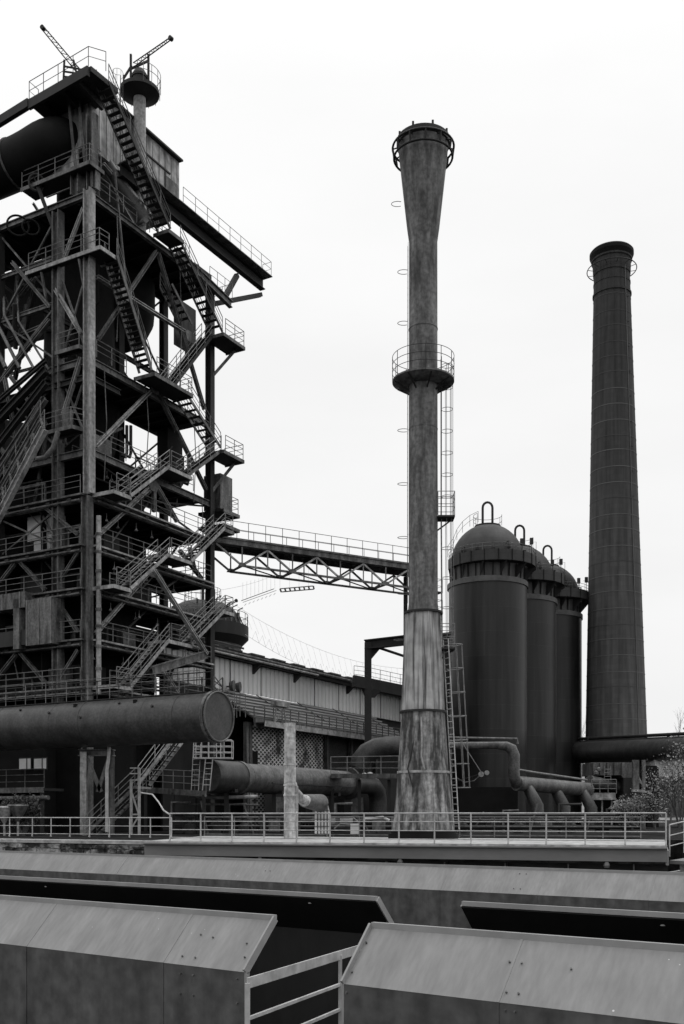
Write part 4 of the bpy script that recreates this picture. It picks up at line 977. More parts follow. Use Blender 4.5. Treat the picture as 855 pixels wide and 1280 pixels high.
for k in range(5):
    x = 1.95 + k * 3.9
    if x < BL:
        MB().span(B(x, 0, zl), B(x, 2, zl), .12, .12).build('cross_beam', 'steel_dark', bg_)
        if x + 1.95 < BL: MB().span(B(x, 0, zl), B(x + 3.9 if x + 3.9 < BL else BL, 2, zl), .07, .07).build('wind_brace', 'steel_dark', bg_)
# trestle that carries its far end, mostly behind the stack
for n_, o_ in ((0, 0), (2, 0), (0, -1.3), (2, -1.3)): MB().ibeam(B(BL - .2 + o_, n_, 0), B(BL - .2 + o_, n_, zt - .6), .3, .3).build('trestle_leg', 'steel_dark', bg_)
for k in range(6): MB().span(B(BL - .2, 0, 1 + k * 3), B(BL - .2, 2, 4 + k * 3), .12, .12).build('trestle_brace', 'steel_dark', bg_)
for z_ in (zt - 2.0, zt - 3.6):
    o = MB().prism([B(BL - 1.5, 0, z_), B(BL + .6, 0, z_), B(BL + .6, 2, z_), B(BL - 1.5, 2, z_)], Z * .1).build('landing', 'steel_dark', bg_)
    railing(o, [B(BL - 1.5, 0, z_), B(BL + .6, 0, z_), B(BL + .6, 2, z_)], 'rail', 1.05, (.5,), .8, .022)
# ============================================================ casting hall along U
hall = thing('casting_hall', T(20, 6, 0), 'long industrial hall with pale corrugated upper wall and ribbed lean to roof, behind the pipes', 'industrial hall')
hb = onU(294, 865, 3).z; htp = onU(294, 827, 3).z; s0_ = 10.5; s1_ = 49
# corrugated sheet: real folds
vs = []; k = 0; s = s0_; 
prof = []
while s < s1_:
    prof += [(s, 0), (s + .14, 0), (s + .18, .12), (s + .58, .12), (s + .62, 0)]; s += .62
for s, o in prof: vs += [T(s, 3 - o, hb), T(s, 3 - o, htp)]
cw = MB().add(vs, [(2 * i, 2 * i + 2, 2 * i + 3, 2 * i + 1) for i in range(len(prof) - 1)]).build('corrugated_wall', 'corr', hall)
jb = MB()
for k in range(9): MB().box(T(14 + k * 4.1, 2.86, (hb + htp) / 2), .05, .04, htp - hb, U, W).build('wall_joint', 'steel', hall)
MB().prism([T(s0_, 2.2, htp), T(s1_, 2.2, htp), T(s1_, 2.2, htp + .5), T(s0_, 2.2, htp + .5)], W * .3).build('eaves_board', 'steel_dark', hall)
MB().prism([T(s0_, 2.0, htp + .45), T(s1_, 2.0, htp + .45), T(s1_, 9, htp + 2.4), T(s0_, 9, htp + 2.4)], Z * .12).build('upper_roof', 'roof', hall)
MB().prism([T(s0_, 16, htp + .45), T(s1_, 16, htp + .45), T(s1_, 9, htp + 2.4), T(s0_, 9, htp + 2.4)], Z * .12).build('upper_roof', 'roof', hall)
MB().tube([T(s0_, 2.05, htp + .35), T(s1_, 2.05, htp + .35)], .12, 8).build('gutter', 'steel', hall)
MB().tube([T(s0_, 2.0, htp + .15), T(s0_ + 19, 2.0, htp + .15)], .09, 8).build('eaves_pipe', 'steel_pale', hall)
MB().prism([T(s0_, 1.9, htp + .75), T(18.5, 1.9, htp + .75), T(18.5, 3.4, htp + 1.2), T(s0_, 3.4, htp + 1.2)], Z * .15).build('raised_roof', 'steel_dark', hall)
for s in (21, 27, 36): MB().prism([T(s, 2.9, htp - .7), T(s, 2.9, htp), T(s, 2.1, htp)], U * .3).build('eaves_bracket', 'steel_dark', hall)
for s in range(11, 49, 3): MB().box(T(s + .5, 2.4, htp + .62), 1.8, .9, .1, U, W).build('roof_light', 'steel', hall)
# lean-to roof with light ribs
ea = onU(315, 896, -1).z; L0 = 15.4; L1 = 41.5
MB().prism([T(L0, -1, ea), T(L1, -1, ea), T(L1, 3, hb - .05), T(L0, 3, hb - .05)], Z * -.12).build('lean_to_roof', 'roof', hall)
for k in range(7):
    f = (k + .5) / 7; t_ = -1 + 4 * f; z_ = ea + (hb - .05 - ea) * f + .06
    MB().span(T(L0, t_, z_), T(L1, t_, z_), .12, .1).build('roof_rib', 'slat', hall)
for k in range(5): 
    s = L0 + .2 + k * 6; MB().span(T(s, -.9, ea + .1), T(s, 2.9, hb + .05), .08, .06).build('roof_strap', 'steel', hall)
MB().box(T((L0 + L1) / 2, -1.15, ea - .38), L1 - L0, .15, .62, U, W).build('eaves_fascia', 'steel', hall)
MB().prism([T(L0, -2.0, ea - .45), T(L1, -2.0, ea - .45), T(L1, -1.1, ea - .45), T(L0, -1.1, ea - .45)], Z * .06).build('eaves_walkway', 'steel', hall)
MB().span(T(L0, -2.0, ea - .5), T(L1, -2.0, ea - .5), .06, .4).build('walkway_channel', 'steel_pale', hall)
railing(hall, [T(L0, -1.1, ea - .4), T(L0, -2.0, ea - .4), T(L1, -2.0, ea - .4)], 'steel', 1.1, (.5,), 1.15, .022, pr=.045)
bxs = thing('rooftop_winch', T(18.5, -1.5, ea - .3), 'small pale winch frame on the hall eaves walkway above the white post', 'winch')
p = T(18.2, -1.5, ea - .38)
MB().box(p + Z * 1.5, 1.8, .5, .35, U, W).build('drum_box', 'steel_pale', bxs)
for a_ in (-.8, .8): MB().span(p + U * a_, p + U * a_ * .6 + Z * 1.4, .08, .08).build('leg', 'steel_pale', bxs)
MB().span(p - U * .9, p + U * .7 + Z * 1.4, .08, .08).build('strut', 'steel_pale', bxs)
# lower walls
MB().prism([T(16.2, 0, 0), T(27, 0, 0), T(27, 0, ea - .3), T(16.2, 0, ea - .3)], W * .3).build('net_brick_wall', 'net', hall)
MB().prism([T(27, .02, 0), T(L1, .02, 0), T(L1, .02, ea - .3), T(27, .02, ea - .3)], W * .3).build('brick_wall', 'brick', hall)
for s in (15.6, 16.0, 27, 31, 35.5): MB().ibeam(T(s, -.3, 0), T(s, -.3, ea - .3), .3, .3, U).build('column', 'steel', hall)
MB().box(T(17, -.03, 5.0), .8, .1, 1.4, U, W).build('dark_opening', 'black', hall)
MB().prism([T(10.5, 3.1, 0), T(L1 + 7, 3.1, 0), T(L1 + 7, 3.1, hb), T(10.5, 3.1, hb)], W * .2).build('rear_wall', 'steel_dark', hall)
MB().prism([T(L1 + 7.5, 3.0, 0), T(L1 + 7.5, 16, 0), T(L1 + 7.5, 16, htp + .5), T(L1 + 7.5, 9, htp + 2.4), T(L1 + 7.5, 3.0, htp + .5)], -U * .15).build('gable_wall', 'corr', hall)
for x in (284, 289):
    p = onU(x, 858, 2.5); 
sp_ = thing('floodlight', onU(288, 858, 2.3), 'twin dark floodlight on the pale hall wall above the big pipe end', 'floodlight')
p = onU(287, 857, 2.3); MB().tube([p, p + U * .1 - W * .3], [.3, .42], 12).build('lamp_head', 'steel', sp_); MB().tube([p + U * .8, p + U * .9 - W * .3], [.28, .38], 12).build('lamp_head', 'steel', sp_); MB().span(p - U * .2 - Z * .35, p + U * 1.2 - Z * .35, .1, .1).span(p + U * .4, p + U * .4 + W * .8, .1, .1).build('bracket', 'steel_dark', sp_)

# tank with round gallery behind the hall
tkC = V(((253 - 427) / 1290 * 86, 86, 0)); 
def zk(y): return EYE + (1020 - y) * 86 / 1290
tk = thing('domed_tank', tkC, 'dark domed tank with railed round gallery rising behind the hall roof', 'tank')
MB().lathe(tkC, [(3.2, 0), (3.2, zk(806))], 40).build('shell', 'silo_panel', tk)
MB().lathe(tkC, [(3.2, zk(808)), (3.8, zk(799)), (3.8, zk(784)), (3.2, zk(782))], 48).build('gallery', 'steel_dark', tk)
MB().slathe(tkC, [(3.3, zk(785)), (3.1, zk(772)), (2.6, zk(762)), (1.8, zk(755)), (.6, zk(752))], 40).build('dome', 'dome', tk)
mb = MB()
for f in (1.0, .5): mb.ring(tkC + Z * (zk(784) + f), 3.75, .025, 40, 5)
for k in range(24): d = V((math.cos(k * PI / 12), math.sin(k * PI / 12), 0)); mb.tube([tkC + d * 3.75 + Z * zk(784), tkC + d * 3.75 + Z * (zk(784) + 1)], .022, 5)
mb.build('gallery_railing', 'steel', tk)
lat = MB()
for k in range(16):
    a = -PI / 2 + (k - 8) * .17; b_ = a + .085
    lat.tube([tkC + V((math.cos(a) * 3.5, math.sin(a) * 3.5, zk(783))), tkC + V((math.cos(b_) * 3.2, math.sin(b_) * 3.2, zk(770))), tkC + V((math.cos(a + .17) * 3.5, math.sin(a + .17) * 3.5, zk(783)))], .05, 5)
lat.build('lattice_ring', 'steel', tk)
mb = MB()
for f in (1.1, .55): mb.ring(tkC + Z * (zk(752) + f - .1), 1.5, .022, 24, 5)
for k in range(12): d = V((math.cos(k * PI / 6), math.sin(k * PI / 6), 0)); mb.tube([tkC + d * 1.5 + Z * zk(754), tkC + d * 1.5 + Z * (zk(752) + 1)], .02, 5)
mb.build('dome_railing', 'steel', tk)
rn = random.Random(5)
for k in range(9):
    a = -2.6 + k * .33; p = tkC + V((math.cos(a) * rn.uniform(2.2, 3.3), math.sin(a) * 2.6, zk(778))); MB().tube([p, p + Z * rn.uniform(.6, 1.6)], .05, 5).box(p + Z * .7, .35, .3, rn.uniform(.2, .5)).build('valve', 'steel_dark', tk)
for k in range(5):
    p = tkC + V((1.2 + .45 * k, -1.2 - .1 * k, zk(765 + k * 4))); MB().tube([p, p + V((.1, 0, .9)), p + V((.5, 0, 1.1))], .05, 5).build('vent_pipe', 'steel_dark', tk)
MB().tube([tkC + V((.2, -1.5, zk(755))), tkC + V((.2, -1.5, zk(742))), tkC + V((.6, -1.5, zk(736))), tkC + V((1.1, -1.5, zk(742))), tkC + V((1.1, -1.5, zk(770)))], .13, 8).build('gooseneck_vent', 'steel_dark', tk)
boom(tkC + V((1.5, -2, zk(770))), tkC + V((3.0, -2.0, zk(757))), 'short lattice boom above the domed tank gallery', .2)

# portal gantry at the hall's far end
GY = 82
def gp(x, y, dy=0): return P(x, y, GY + dy)
gn = thing('portal_gantry', V((gp(460, 0).x, GY, 0)), 'dark steel portal frame with railed platform standing beside the flared stack', 'gantry')
a = gp(459.5, 803); MB().ibeam(V((a.x, a.y, 0)), a, .55, .55, X, .08).build('column', 'steel_dark', gn)
MB().ibeam(gp(456, 806) , gp(522, 798.5, -1.5), .5, .75, None, .1).build('top_beam', 'steel_dark', gn)
MB().prism([gp(463.5, 809), gp(477, 808), gp(463.5, 824)], Yv * .12).build('haunch_plate', 'steel_dark', gn)
MB().tube([gp(474, 810), gp(522, 826, -1)], .12, 6).build('tie_rod', 'steel_dark', gn)
q0 = gp(441, 849, -.8); q1 = gp(522, 862, -3)
o = MB().prism([gp(441, 848, .5), gp(530, 866, 5), gp(530, 864, 3), gp(441, 848.5, -1)], Z * -.3).build('platform', 'steel_dark', gn)
MB().span(gp(441, 851, -.8), gp(525, 868, 2.6), .3, .9).build('platform_beam', 'steel_dark', gn)
MB().prism([gp(450, 858), gp(476, 863), gp(468, 872), gp(456, 872)], Yv * .14).build('haunch_plate', 'steel_dark', gn)
railing(gn, [gp(442, 848, -.6), gp(462, 850.5, -.2), gp(512, 861, 2)], 'steel', 1.0, (.33, .66), 1.1, .022)
tag(gn, None, None)

# ============================================================ big pipes
bp = thing('blanked_gas_main', P(272, 896, 50), 'very thick dark horizontal gas main ending in a round blank cap above the deck railing', 'pipe')
a = P(272, 896, 50); ax = -W
far = a - ax * 26
MB().tube([far, a], 1.2, 48).build('shell', 'pipe', bp)
for d_ in (.02, 1.9, 8, 14): 
    MB().tube([a - ax * (d_ + .16), a - ax * d_], 1.27 if d_ < 1 else 1.215, 48).build('flange', 'pipe' if d_ > 1 else 'steel', bp)
for k in range(12):
    if k not in (0, 3, 5): MB().tube([a - ax * (1.9 + k * 2.05), a - ax * (1.84 + k * 2.05)], 1.207, 48).build('weld_seam', 'pipe', bp)
for k in range(10):
    d_ = 3.2 + k * 2.3; an = .5 + .35 * math.sin(k * 2.1); nr = Z.cross(ax).normalized(); nr = nr if nr.y < 0 else -nr
    p = a - ax * d_ + (nr * math.cos(an) + Z * math.sin(an)) * 1.2
    MB().tube([p - (nr * math.cos(an) + Z * math.sin(an)) * .03, p + (nr * math.cos(an) + Z * math.sin(an)) * .07], .07, 8).build('nozzle', 'steel_dark', bp)
MB().tube([a, a + ax * .05], 1.14, 48).build('end_cap', 'pipe', bp)
MB().tube([a + ax * .07 + (Z.cross(ax).normalized() * math.cos(t_) + Z * math.sin(t_)) * 1.2 for t_ in [k * PI / 24 for k in range(48)]], .05, 6, closed=True).build('cap_rim', 'pipe_mid', bp)
for d_, h_ in ((4.5, .5), (8.5, .7)): 
    MB().box(a - ax * d_ + Z * .9 + Z.cross(ax) * -.8, .16, .16, .2, ax, Z.cross(ax)).build('lug', 'black', bp)
mb = MB()
nrm = Z.cross(ax).normalized(); nrm = nrm if nrm.y < 0 else -nrm
railing(bp, [a - ax * .6 + Z * 1.18 - nrm * .35, far + Z * 1.18 - nrm * .35], 'steel_dark', 1.1, (.35, .68), 1.5, .03)
railing(bp, [a - ax * .6 + Z * 1.18 + nrm * .35, far + Z * 1.18 + nrm * .35], 'rail', 1.1, (.35, .68), 1.5, .02)
MB().prism([a - ax * .5 + Z * 1.17 + nrm * .4, far + Z * 1.17 + nrm * .4, far + Z * 1.17 - nrm * .4, a - ax * .5 + Z * 1.17 - nrm * .4], Z * .05).build('walkway_plate', 'steel_dark', bp)
# trestle under it
for k in range(20):
    an = k * PI / 10; nr = Z.cross(ax).normalized(); p = a + (nr * math.cos(an) + Z * math.sin(an)) * 1.235 - ax * .02
    MB().tube([p - ax * .12, p + ax * .07], .035, 6).build('flange_bolt', 'steel_dark', bp)
tr = thing('pipe_trestle', P(120, 1045, 54.5), 'steel trestle with capping beam carrying the thick gas main at left', 'trestle')
for x in (104.5, 138):
    p = P(x, 940, 54.6); MB().ibeam(V((p.x, p.y, 0)), p, .34, .34, X, .06).build('leg', 'steel_pale' if x < 110 else 'steel', tr)
MB().ibeam(P(99, 941, 54.8), P(142, 941, 54.4), .4, .35).build('cap_beam', 'steel', tr)
MB().span(P(108, 948, 54.6), P(126, 990, 54.6), .2, .2).build('brace', 'steel', tr); MB().span(P(136, 948, 54.6), P(122, 990, 54.6), .2, .2).build('brace', 'steel', tr)
MB().tube([P(136, 934, 54.2), P(135, 950, 54.2), P(133, 962, 54.2), P(133, 1040, 54.2)], .09, 8).build('side_pipe', 'rail_pale', tr)
# lower pale stair
ls = thing('yard_stair', P(170, 1040, 56), 'pale steel stair climbing right from the yard to under the thick gas main', 'stair')
sv = V((0.30, .95, 0)).normalized()
stair(ls, P(172, 981, 56), P(214, 926, 57), sv, 1.3, 'steel_pale', 'rail_pale')
stair(ls, P(104, 1046, 54), P(168, 984, 56), sv, 1.3, 'steel', 'rail')
MB().prism([P(160, 983, 55.6), P(172, 983, 55.8), P(172, 983, 55.8) + sv * 1.5, P(160, 983, 55.6) + sv * 1.5], Z * -.12).build('landing', 'steel_pale', ls)
for x in (163.5, 173.5):
    p = P(x, 975 if x < 170 else 960, 55.7); MB().span(V((p.x, p.y, 0)), p, .13, .13).build('post', 'rail_pale', ls)
for y0, y1 in ((990, 1018), (1035, 1020)): MB().span(P(164, y0, 55.7), P(173, y1, 55.7), .08, .08).build('brace', 'rail_pale', ls)
MB().span(P(163, 1018, 55.7), P(174, 1018, 55.7), .08, .08).build('brace', 'rail_pale', ls)
for y in (960, 967, 975): MB().span(P(162, y, 55.6), P(174, y, 55.6), .06, .06).build('guard_bar', 'rail_pale', ls)
# dark clad block added to close the bright gap beside the stack
cw_ = thing('dark_gap_block', P(540, 1020, 86), 'dark clad block added to darken the gap between the flared stack and the nearest silo', 'added block')
fa, fb = P(512, 1020, 86), P(563, 1020, 84); fa.z = fb.z = 0; ztop = P(540, 795, 85).z
MB().prism([fa, fb, fb + Yv * 3, fa + Yv * 3], Z * ztop).build('wall', 'steel_dark', cw_)
MB().prism([fa - X * .1 - Yv * .1 + Z * ztop, fb + X * .1 - Yv * .1 + Z * ztop, fb + X * .1 + Yv * 3.1 + Z * ztop, fa - X * .1 + Yv * 3.1 + Z * ztop], Z * .15).build('roof', 'steel', cw_)
for k in range(4): MB().span(lerp(fa, fb, k / 3) - Yv * .06 + Z * .1, lerp(fa, fb, k / 3) - Yv * .06 + Z * (ztop - .1), .2, .1).build('corner_post', 'steel', cw_)
# low platform with ladder, right of the stair
lp = thing('service_platform', P(225, 985, 59), 'low railed service platform between the yard stair and the medium pipe', 'platform')
a = P(178, 984, 62); b = P(257, 989, 57.5)
MB().prism([a, b, b + V((1, 3, 0)), a + V((1, 3, 0))], Z * -.15).build('deck_plate', 'steel_dark', lp); MB().span(a - Z * .15, b - Z * .15, .08, .32).build('edge_channel', 'steel', lp)
railing(lp, [a, b, b + V((1, 3, 0))], 'rail', 1.1, (.35, .7), 1.0, .025)
for f in (.05, .5, .97): p = lerp(a, b, f); MB().span(V((p.x, p.y, 0)), p - Z * .2, .18, .18).build('leg', 'steel_dark', lp)
c0 = P(243, 948, 57.4); c1 = P(290, 948, 57.4)
MB().span(c0, c1, .9, .08).build('crossover_plate', 'rail_pale', lp)
railing(lp, [c0 - Yv * .4, c1 - Yv * .4], 'rail_pale', 1.0, (.33, .66), .45, .025); railing(lp, [c0 + Yv * .4, c1 + Yv * .4], 'rail_pale', 1.0, (.33, .66), .6, .025)
ladder(lp, P(257, 988, 57.0), P(261, 947, 57.0), -Yv, X, .4, 'rail_pale', None, r=.03)
ladder(lp, P(243, 988, 57.3), P(246, 930, 57.3), -Yv, X, .4, 'rail_pale', None, r=.025)
# medium pipe along U
mp_ = thing('medium_gas_pipe', P(262, 968, 58), 'medium grey gas pipe with half round lagging passing behind the white post', 'pipe')
a = P(263, 970, 58); b = a + U * 16.5
MB().tube([a - U * .3, a + U * 2.6], .92, 32).build('sleeve', 'pipe', mp_)
MB().tube([a + U * 2.6, b], .86, 32).build('shell', 'pipe_mid', mp_)
MB().tube([b - U * .9, b - U * .6], 1.16, 32).build('flange', 'pipe', mp_); MB().tube([a + U * 2.5, a + U * 2.75], .97, 32).build('flange', 'pipe_mid', mp_)
pts = [b, b + U * 2.5, b + U * 3.2 + Z * -.1, b + U * 3.8 + Z * -.5, b + U * 4 + Z * -1.2, b + U * 4 - Z * 2.2]
MB().tube(pts, .66, 24).build('outlet_elbow', 'pipe', mp_)
for k in range(6): MB().tube([a + U * (3.2 + k * 2.1), a + U * (3.27 + k * 2.1)], .87, 32).build('weld_seam', 'pipe_mid', mp_)
for d_ in (1.5, 6.5, 13.5): p = a + U * d_; MB().ibeam(V((p.x, p.y, 0)), p - Z * .6, .25, .25).build('support_leg', 'steel_dark', mp_); MB().box(p - Z * .8, 1.4, .3, .2, W, U).build('saddle', 'steel_dark', mp_)
MB().span(a + U * 5 - W * .82 - Z * .25, b - U * 1 - W * .82 - Z * .25, .1, .08).build('lagging_strip', 'pipe', mp_)
for x, y in ((455, 969), (462, 968)):
    p = P(x, y, 70); MB().lathe(p, [(.05, -.16), (.17, -.12), (.2, 0), (.17, .12), (.05, .16)], 12).build('valve_wheel', 'rail_pale', mp_)
# thin conduits with supports under it
cdt = thing('conduit_run', P(280, 997, 59), 'thin pale conduit pipes running low under the medium gas pipe', 'conduit')
MB().tube([P(235, 994, 60), P(270, 997, 60), P(322, 996, 60)], .12, 8).build('pipe', 'steel_pale', cdt); MB().tube([P(235, 1005, 60), P(322, 1006, 60)], .07, 6).build('pipe', 'steel', cdt)
for x in (245, 283, 318): p = P(x, 994, 60.2); MB().span(V((p.x, p.y, 0)), p, .12, .12).build('hanger', 'steel_dark', cdt)
# short duct with translucent bright mouth
sdx = thing('short_duct', P(390, 1010, 47.5), 'short grey duct joined to the white post, with pale grated mouth', 'duct')
MB().tube([P(366, 975, 45.6), P(369, 988, 45.8), P(375, 998, 46.2), P(381, 1001, 46.6)], [.1, .15, .22, .28], 16).build('elbow', 'post', sdx)
MB().tube([P(380, 1001, 46.6), P(400, 1004, 48)], [.3, .42], 20).build('barrel', 'pipe_mid', sdx)
ar = [P(393, 1042, 48), P(393, 995, 48), P(398, 994, 48), P(404, 997, 48), P(409, 1004, 48), P(412, 1016, 48), P(412, 1042, 48)]
MB().prism(ar, Yv * .3).build('arched_cover', 'cabinet', sdx)
mb = MB()
for x in (396.5, 400.5, 404.5, 408.5): mb.span(P(x, 1042, 47.97), P(x, 998, 47.97), .05, .03)
for y in (1003, 1013, 1024, 1033): mb.span(P(393, y, 47.95), P(411, y, 47.95), .05, .03)
mb.build('grating', 'steel', sdx)
# white post on the deck
wp = V(((362 - 427) / 1290 * 45, 45, 0)); 
po = thing('whitewashed_post', wp, 'peeling whitish pipe post standing upright on the deck behind the railing', 'post')
MB().lathe(wp, [(.27, 0), (.26, 2.2), (.25, 5.05)], 28).build('pipe', 'post', po)
for z_ in (1.9, 2.35, 3.25): MB().lathe(wp, [(.26, z_ - .05), (.29, z_ - .04), (.29, z_ + .04), (.26, z_ + .05)], 28, capt=False, capb=False).build('collar', 'post', po)
MB().tube([wp + V((.28, -.05, .0)), wp + V((.30, -.05, 2.3))], .07, 8).build('side_pipe', 'post', po)

# middle walkway left of the stack and the fat elbow above it
mw = thing('mid_walkway', P(460, 965, 66), 'railed walkway at mid height immediately left of the mottled stack base', 'walkway')
a = P(413, 968, 68); b = P(520, 968, 64)
MB().prism([a, b, b + Yv * 2, a + Yv * 2], Z * -.15).build('deck_plate', 'steel_dark', mw); MB().span(a - Z * .1, b - Z * .1, .06, .3).build('edge_channel', 'steel', mw)
railing(mw, [a, b], 'rail', 1.15, (.35, .68), 1.25, .028)
for f in (.02, .35, .7, .98): p = lerp(a, b, f); MB().span(V((p.x, p.y + .8, 0)), p - Z * .3 + Yv * .8, .2, .2).build('leg', 'steel_dark', mw)
tag(MB().tube([P(448, 960, 74), P(451, 950, 74), P(458, 941, 74), P(470, 935, 74), P(484, 933, 74), P(530, 933, 74)], .72, 24).build('elbow_duct', 'pipe'), 'dark elbow duct bending above the mid height walkway beside the stack', 'duct')

# generic dark plant room walls behind the pipes, at yard level
pr = thing('plant_room', P(440, 1010, 80), 'low dark plant room behind the medium pipe and the mid height walkway', 'building')
MB().prism([P(330, 1030, 74) , P(500, 1030, 78), P(500, 1030, 84), P(330, 1030, 82)], Z * 3.6).build('wall', 'steel_dark', pr)
for k in range(6): 
    p = P(350 + k * 24, 1012, 74 + k * .55); MB().box(p - Yv * .2, .9, .1, 1.8).build('door_panel', 'black' if k % 2 else 'steel', pr)
eq = [(383, 1030, 'white'), (442, 1034, 'white'), (431, 1033, 'dark'), (478, 1030, 'mid'), (330, 1030, 'mid'), (300, 1032, 'dark')]
nm = {'white': ('cabinet', 'small white box on the deck behind the railing, left of the flared stack'), 'dark': ('steel_dark', ''), 'mid': ('steel', '')}
e = thing('junction_box', P(442, 1042, 50), 'small white junction box behind the deck railing between post and stack', 'box')
p = P(443, 1036, 50); MB().box(p + Z * 0, .42, .25, .5).build('case', 'cabinet', e); MB().tube([p + V((-.2, 0, .2)), p + V((-.7, 0, .25)), p + V((-1.0, 0, 0))], .04, 6).build('cable', 'rail', e); MB().box(p - Z * .45, .1, .1, .5).build('post', 'steel', e)
e = thing('pump_set', P(420, 1042, 52), 'dark pump and motor set with cluttered pipework behind the deck railing', 'pump')
for x, y, r_, m in ((410, 1030, .3, 'steel'), (422, 1034, .26, 'steel_dark'), (432, 1028, .22, 'steel')):
    p = P(x, y, 52); MB().tube([p - X * .3, p + X * .35], r_, 14).build('motor', m, e); MB().box(V((p.x, p.y, (p.z - r_) / 2)), .4, .3, max(.1, p.z - r_ + .05)).build('plinth', 'steel_dark', e)
MB().tube([P(405, 1040, 52), P(405, 1022, 52), P(440, 1022, 52), P(448, 1028, 52), P(448, 1044, 52)], .06, 8).build('pipe', 'rail', e)
MB().tube([P(455, 1024, 53), P(478, 1022, 53), P(486, 1026, 53)], .09, 8).build('pipe', 'rail_pale', e)

# pipes behind the deck, along the rear
rp = thing('rear_pipe_run', P(600, 1026, 60), 'low horizontal pale and dark pipes running behind the rear railing below the silos', 'pipe')
for y, r_, m in ((1025, .07, 'steel'), (1034, .12, 'steel_dark'), (1019, .07, 'steel_dark')):
    MB().tube([P(215, y, 62), P(540, y, 60), P(800, y, 58)], r_, 8).build('pipe', m, rp)
rq = random.Random(31)
for k in range(34):
    x = 220 + k * 17 + rq.uniform(-6, 6); y = rq.uniform(1000, 1026); p = P(x, y, 60 + rq.uniform(-2, 2)); kind_ = k % 4
    if kind_ == 0: MB().tube([V((p.x, p.y, 0)), p, p + X * rq.uniform(.4, 1.4)], rq.uniform(.06, .14), 8).build('riser', rq.choice(('steel', 'steel_dark')), rp)
    elif kind_ == 1: MB().lathe(V((p.x, p.y, 0)), [(.3, 0), (.3, .5), (.12, .6), (.12, .9), (.26, .92), (.26, 1.0), (.1, 1.02)], 14).build('valve', 'steel_dark', rp)
    elif kind_ == 2: MB().span(V((p.x, p.y, 0)), p + X * rq.uniform(-.8, .8), .08, .08).build('strut', 'steel', rp)
    else: MB().box(V((p.x, p.y, .45)), rq.uniform(.3, .9), .3, rq.uniform(.5, .9)).build('pump_casing', rq.choice(('steel', 'steel_dark')), rp)
for x in range(230, 800, 48): p = P(x, 1018, 61); MB().span(V((p.x, p.y - .3, 0)), p, .12, .12).build('support', 'steel_dark', rp)

# ============================================================ silo pipework
sh = thing('silo_header_pipe', P(690, 985, 78), 'grey header pipe with elbow and three bent legs at the foot of the silos', 'pipe')
def h_(x, y, Y): return P(x, y, Y)
MB().tube([h_(560, 932, 74), h_(625, 931.5, 74)], .26, 16).build('feed_pipe', 'pipe_mid', sh)
MB().tube([h_(622, 932, 74), h_(632, 932.5, 74), h_(639, 936, 74), h_(642, 944, 74), h_(642, 970, 74), h_(645, 978, 74.3), h_(652, 981, 75)], [.28, .34, .40, .42, .42, .44, .46], 20).build('elbow', 'pipe_mid', sh)
MB().tube([h_(645, 979, 74.3), h_(735, 987, 81)], .54, 24).build('header', 'pipe_mid', sh)
for x, Y in ((656, 75.2), (690, 78), (724, 80.3)):
    p = h_(x, 981 + (x - 650) * .07, Y)
    MB().tube([p, p + V((.15, -.25, -.2)), p + V((.55, -.5, -1.05)), p + V((.75, -.6, -1.5)), p + V((.78, -.6, -3.0))], [.36, .38, .44, .48, .48], 16).build('bent_leg', 'pipe', sh)
MB().tube([h_(646, 962, 74), h_(670, 966, 76), h_(733, 975, 81)], .09, 6).build('hand_pipe', 'rail', sh)
MB().tube([h_(560, 922, 73.5), h_(646, 923.5, 73.5), h_(646.5, 930, 73.5)], .09, 6).build('thin_pipe', 'steel', sh)
for x in (660, 700): p = h_(x, 1005, 80); MB().ibeam(V((p.x, p.y, 0)), p + Z * 1.2, .25, .25).build('support_leg', 'steel_dark', sh)
MB().box(h_(610, 1012, 78), 4.4, .3, 3.4).build('drum_housing', 'black', sh)
fl = thing('floodlight', P(602, 967, 72), 'pale twin floodlight on a cable stay in front of the nearest silo', 'floodlight')
p = P(602, 967, 72); MB().tube([p, p + V((-.1, -.3, -.05))], [.10, .2], 12).build('lamp_head', 'steel_pale', fl); MB().tube([p + V((.35, 0, .1)), p + V((.3, -.3, .05))], [.09, .17], 12).build('lamp_head', 'steel_pale', fl)
MB().tube([P(577, 928, 72), p], .03, 5).build('stay', 'rail', fl); MB().tube([p, P(592, 976, 72), P(580, 978, 72), P(570, 972, 72)], .03, 5).build('cable', 'steel', fl); MB().span(p + V((0, .1, 0)), p + V((0, 18.4, 0)), .1, .1).build('arm', 'steel_dark', fl)

# ============================================================ right side: pipe bridge, house, white sky patch
pb = thing('pipe_bridge', P(790, 935, 84), 'dark pipe bridge crossing before the brick chimney foot to the right edge', 'pipe bridge')
def e_(x, y, Y=0): return P(x, y, 109 - (x - 716) * .12 + Y)
MB().tube([e_(716, 940), e_(880, 936)], 1.06, 28).build('main_pipe', 'pipe', pb)
MB().tube([e_(716, 924), e_(880, 916)], .16, 8).build('upper_pipe', 'steel_dark', pb); MB().tube([e_(716, 929.5), e_(880, 923)], .3, 12).build('upper_pipe', 'steel_dark', pb); MB().span(e_(716, 935), e_(880, 930), .3, .14).build('top_rail', 'steel_pale', pb)
for x in (732, 806): MB().tube([e_(x - .6, 940 - (x - 706) * .023), e_(x + 1.5, 940 - (x - 706) * .023)], 1.18, 28).build('flange', 'pipe', pb)
for x in (735, 762, 785, 807, 835): MB().span(e_(x, 940, -.6), e_(x, 922 - (x - 706) * .046, -.6), .22, .2).build('hanger', 'steel_dark', pb)
for x in (735, 800, 870): p = e_(x, 948); MB().ibeam(V((p.x, p.y, 0)), p, .45, .45).build('column', 'steel_dark', pb)
MB().span(e_(722, 953), e_(812, 951), .5, .2).build('under_beam', 'steel', pb)
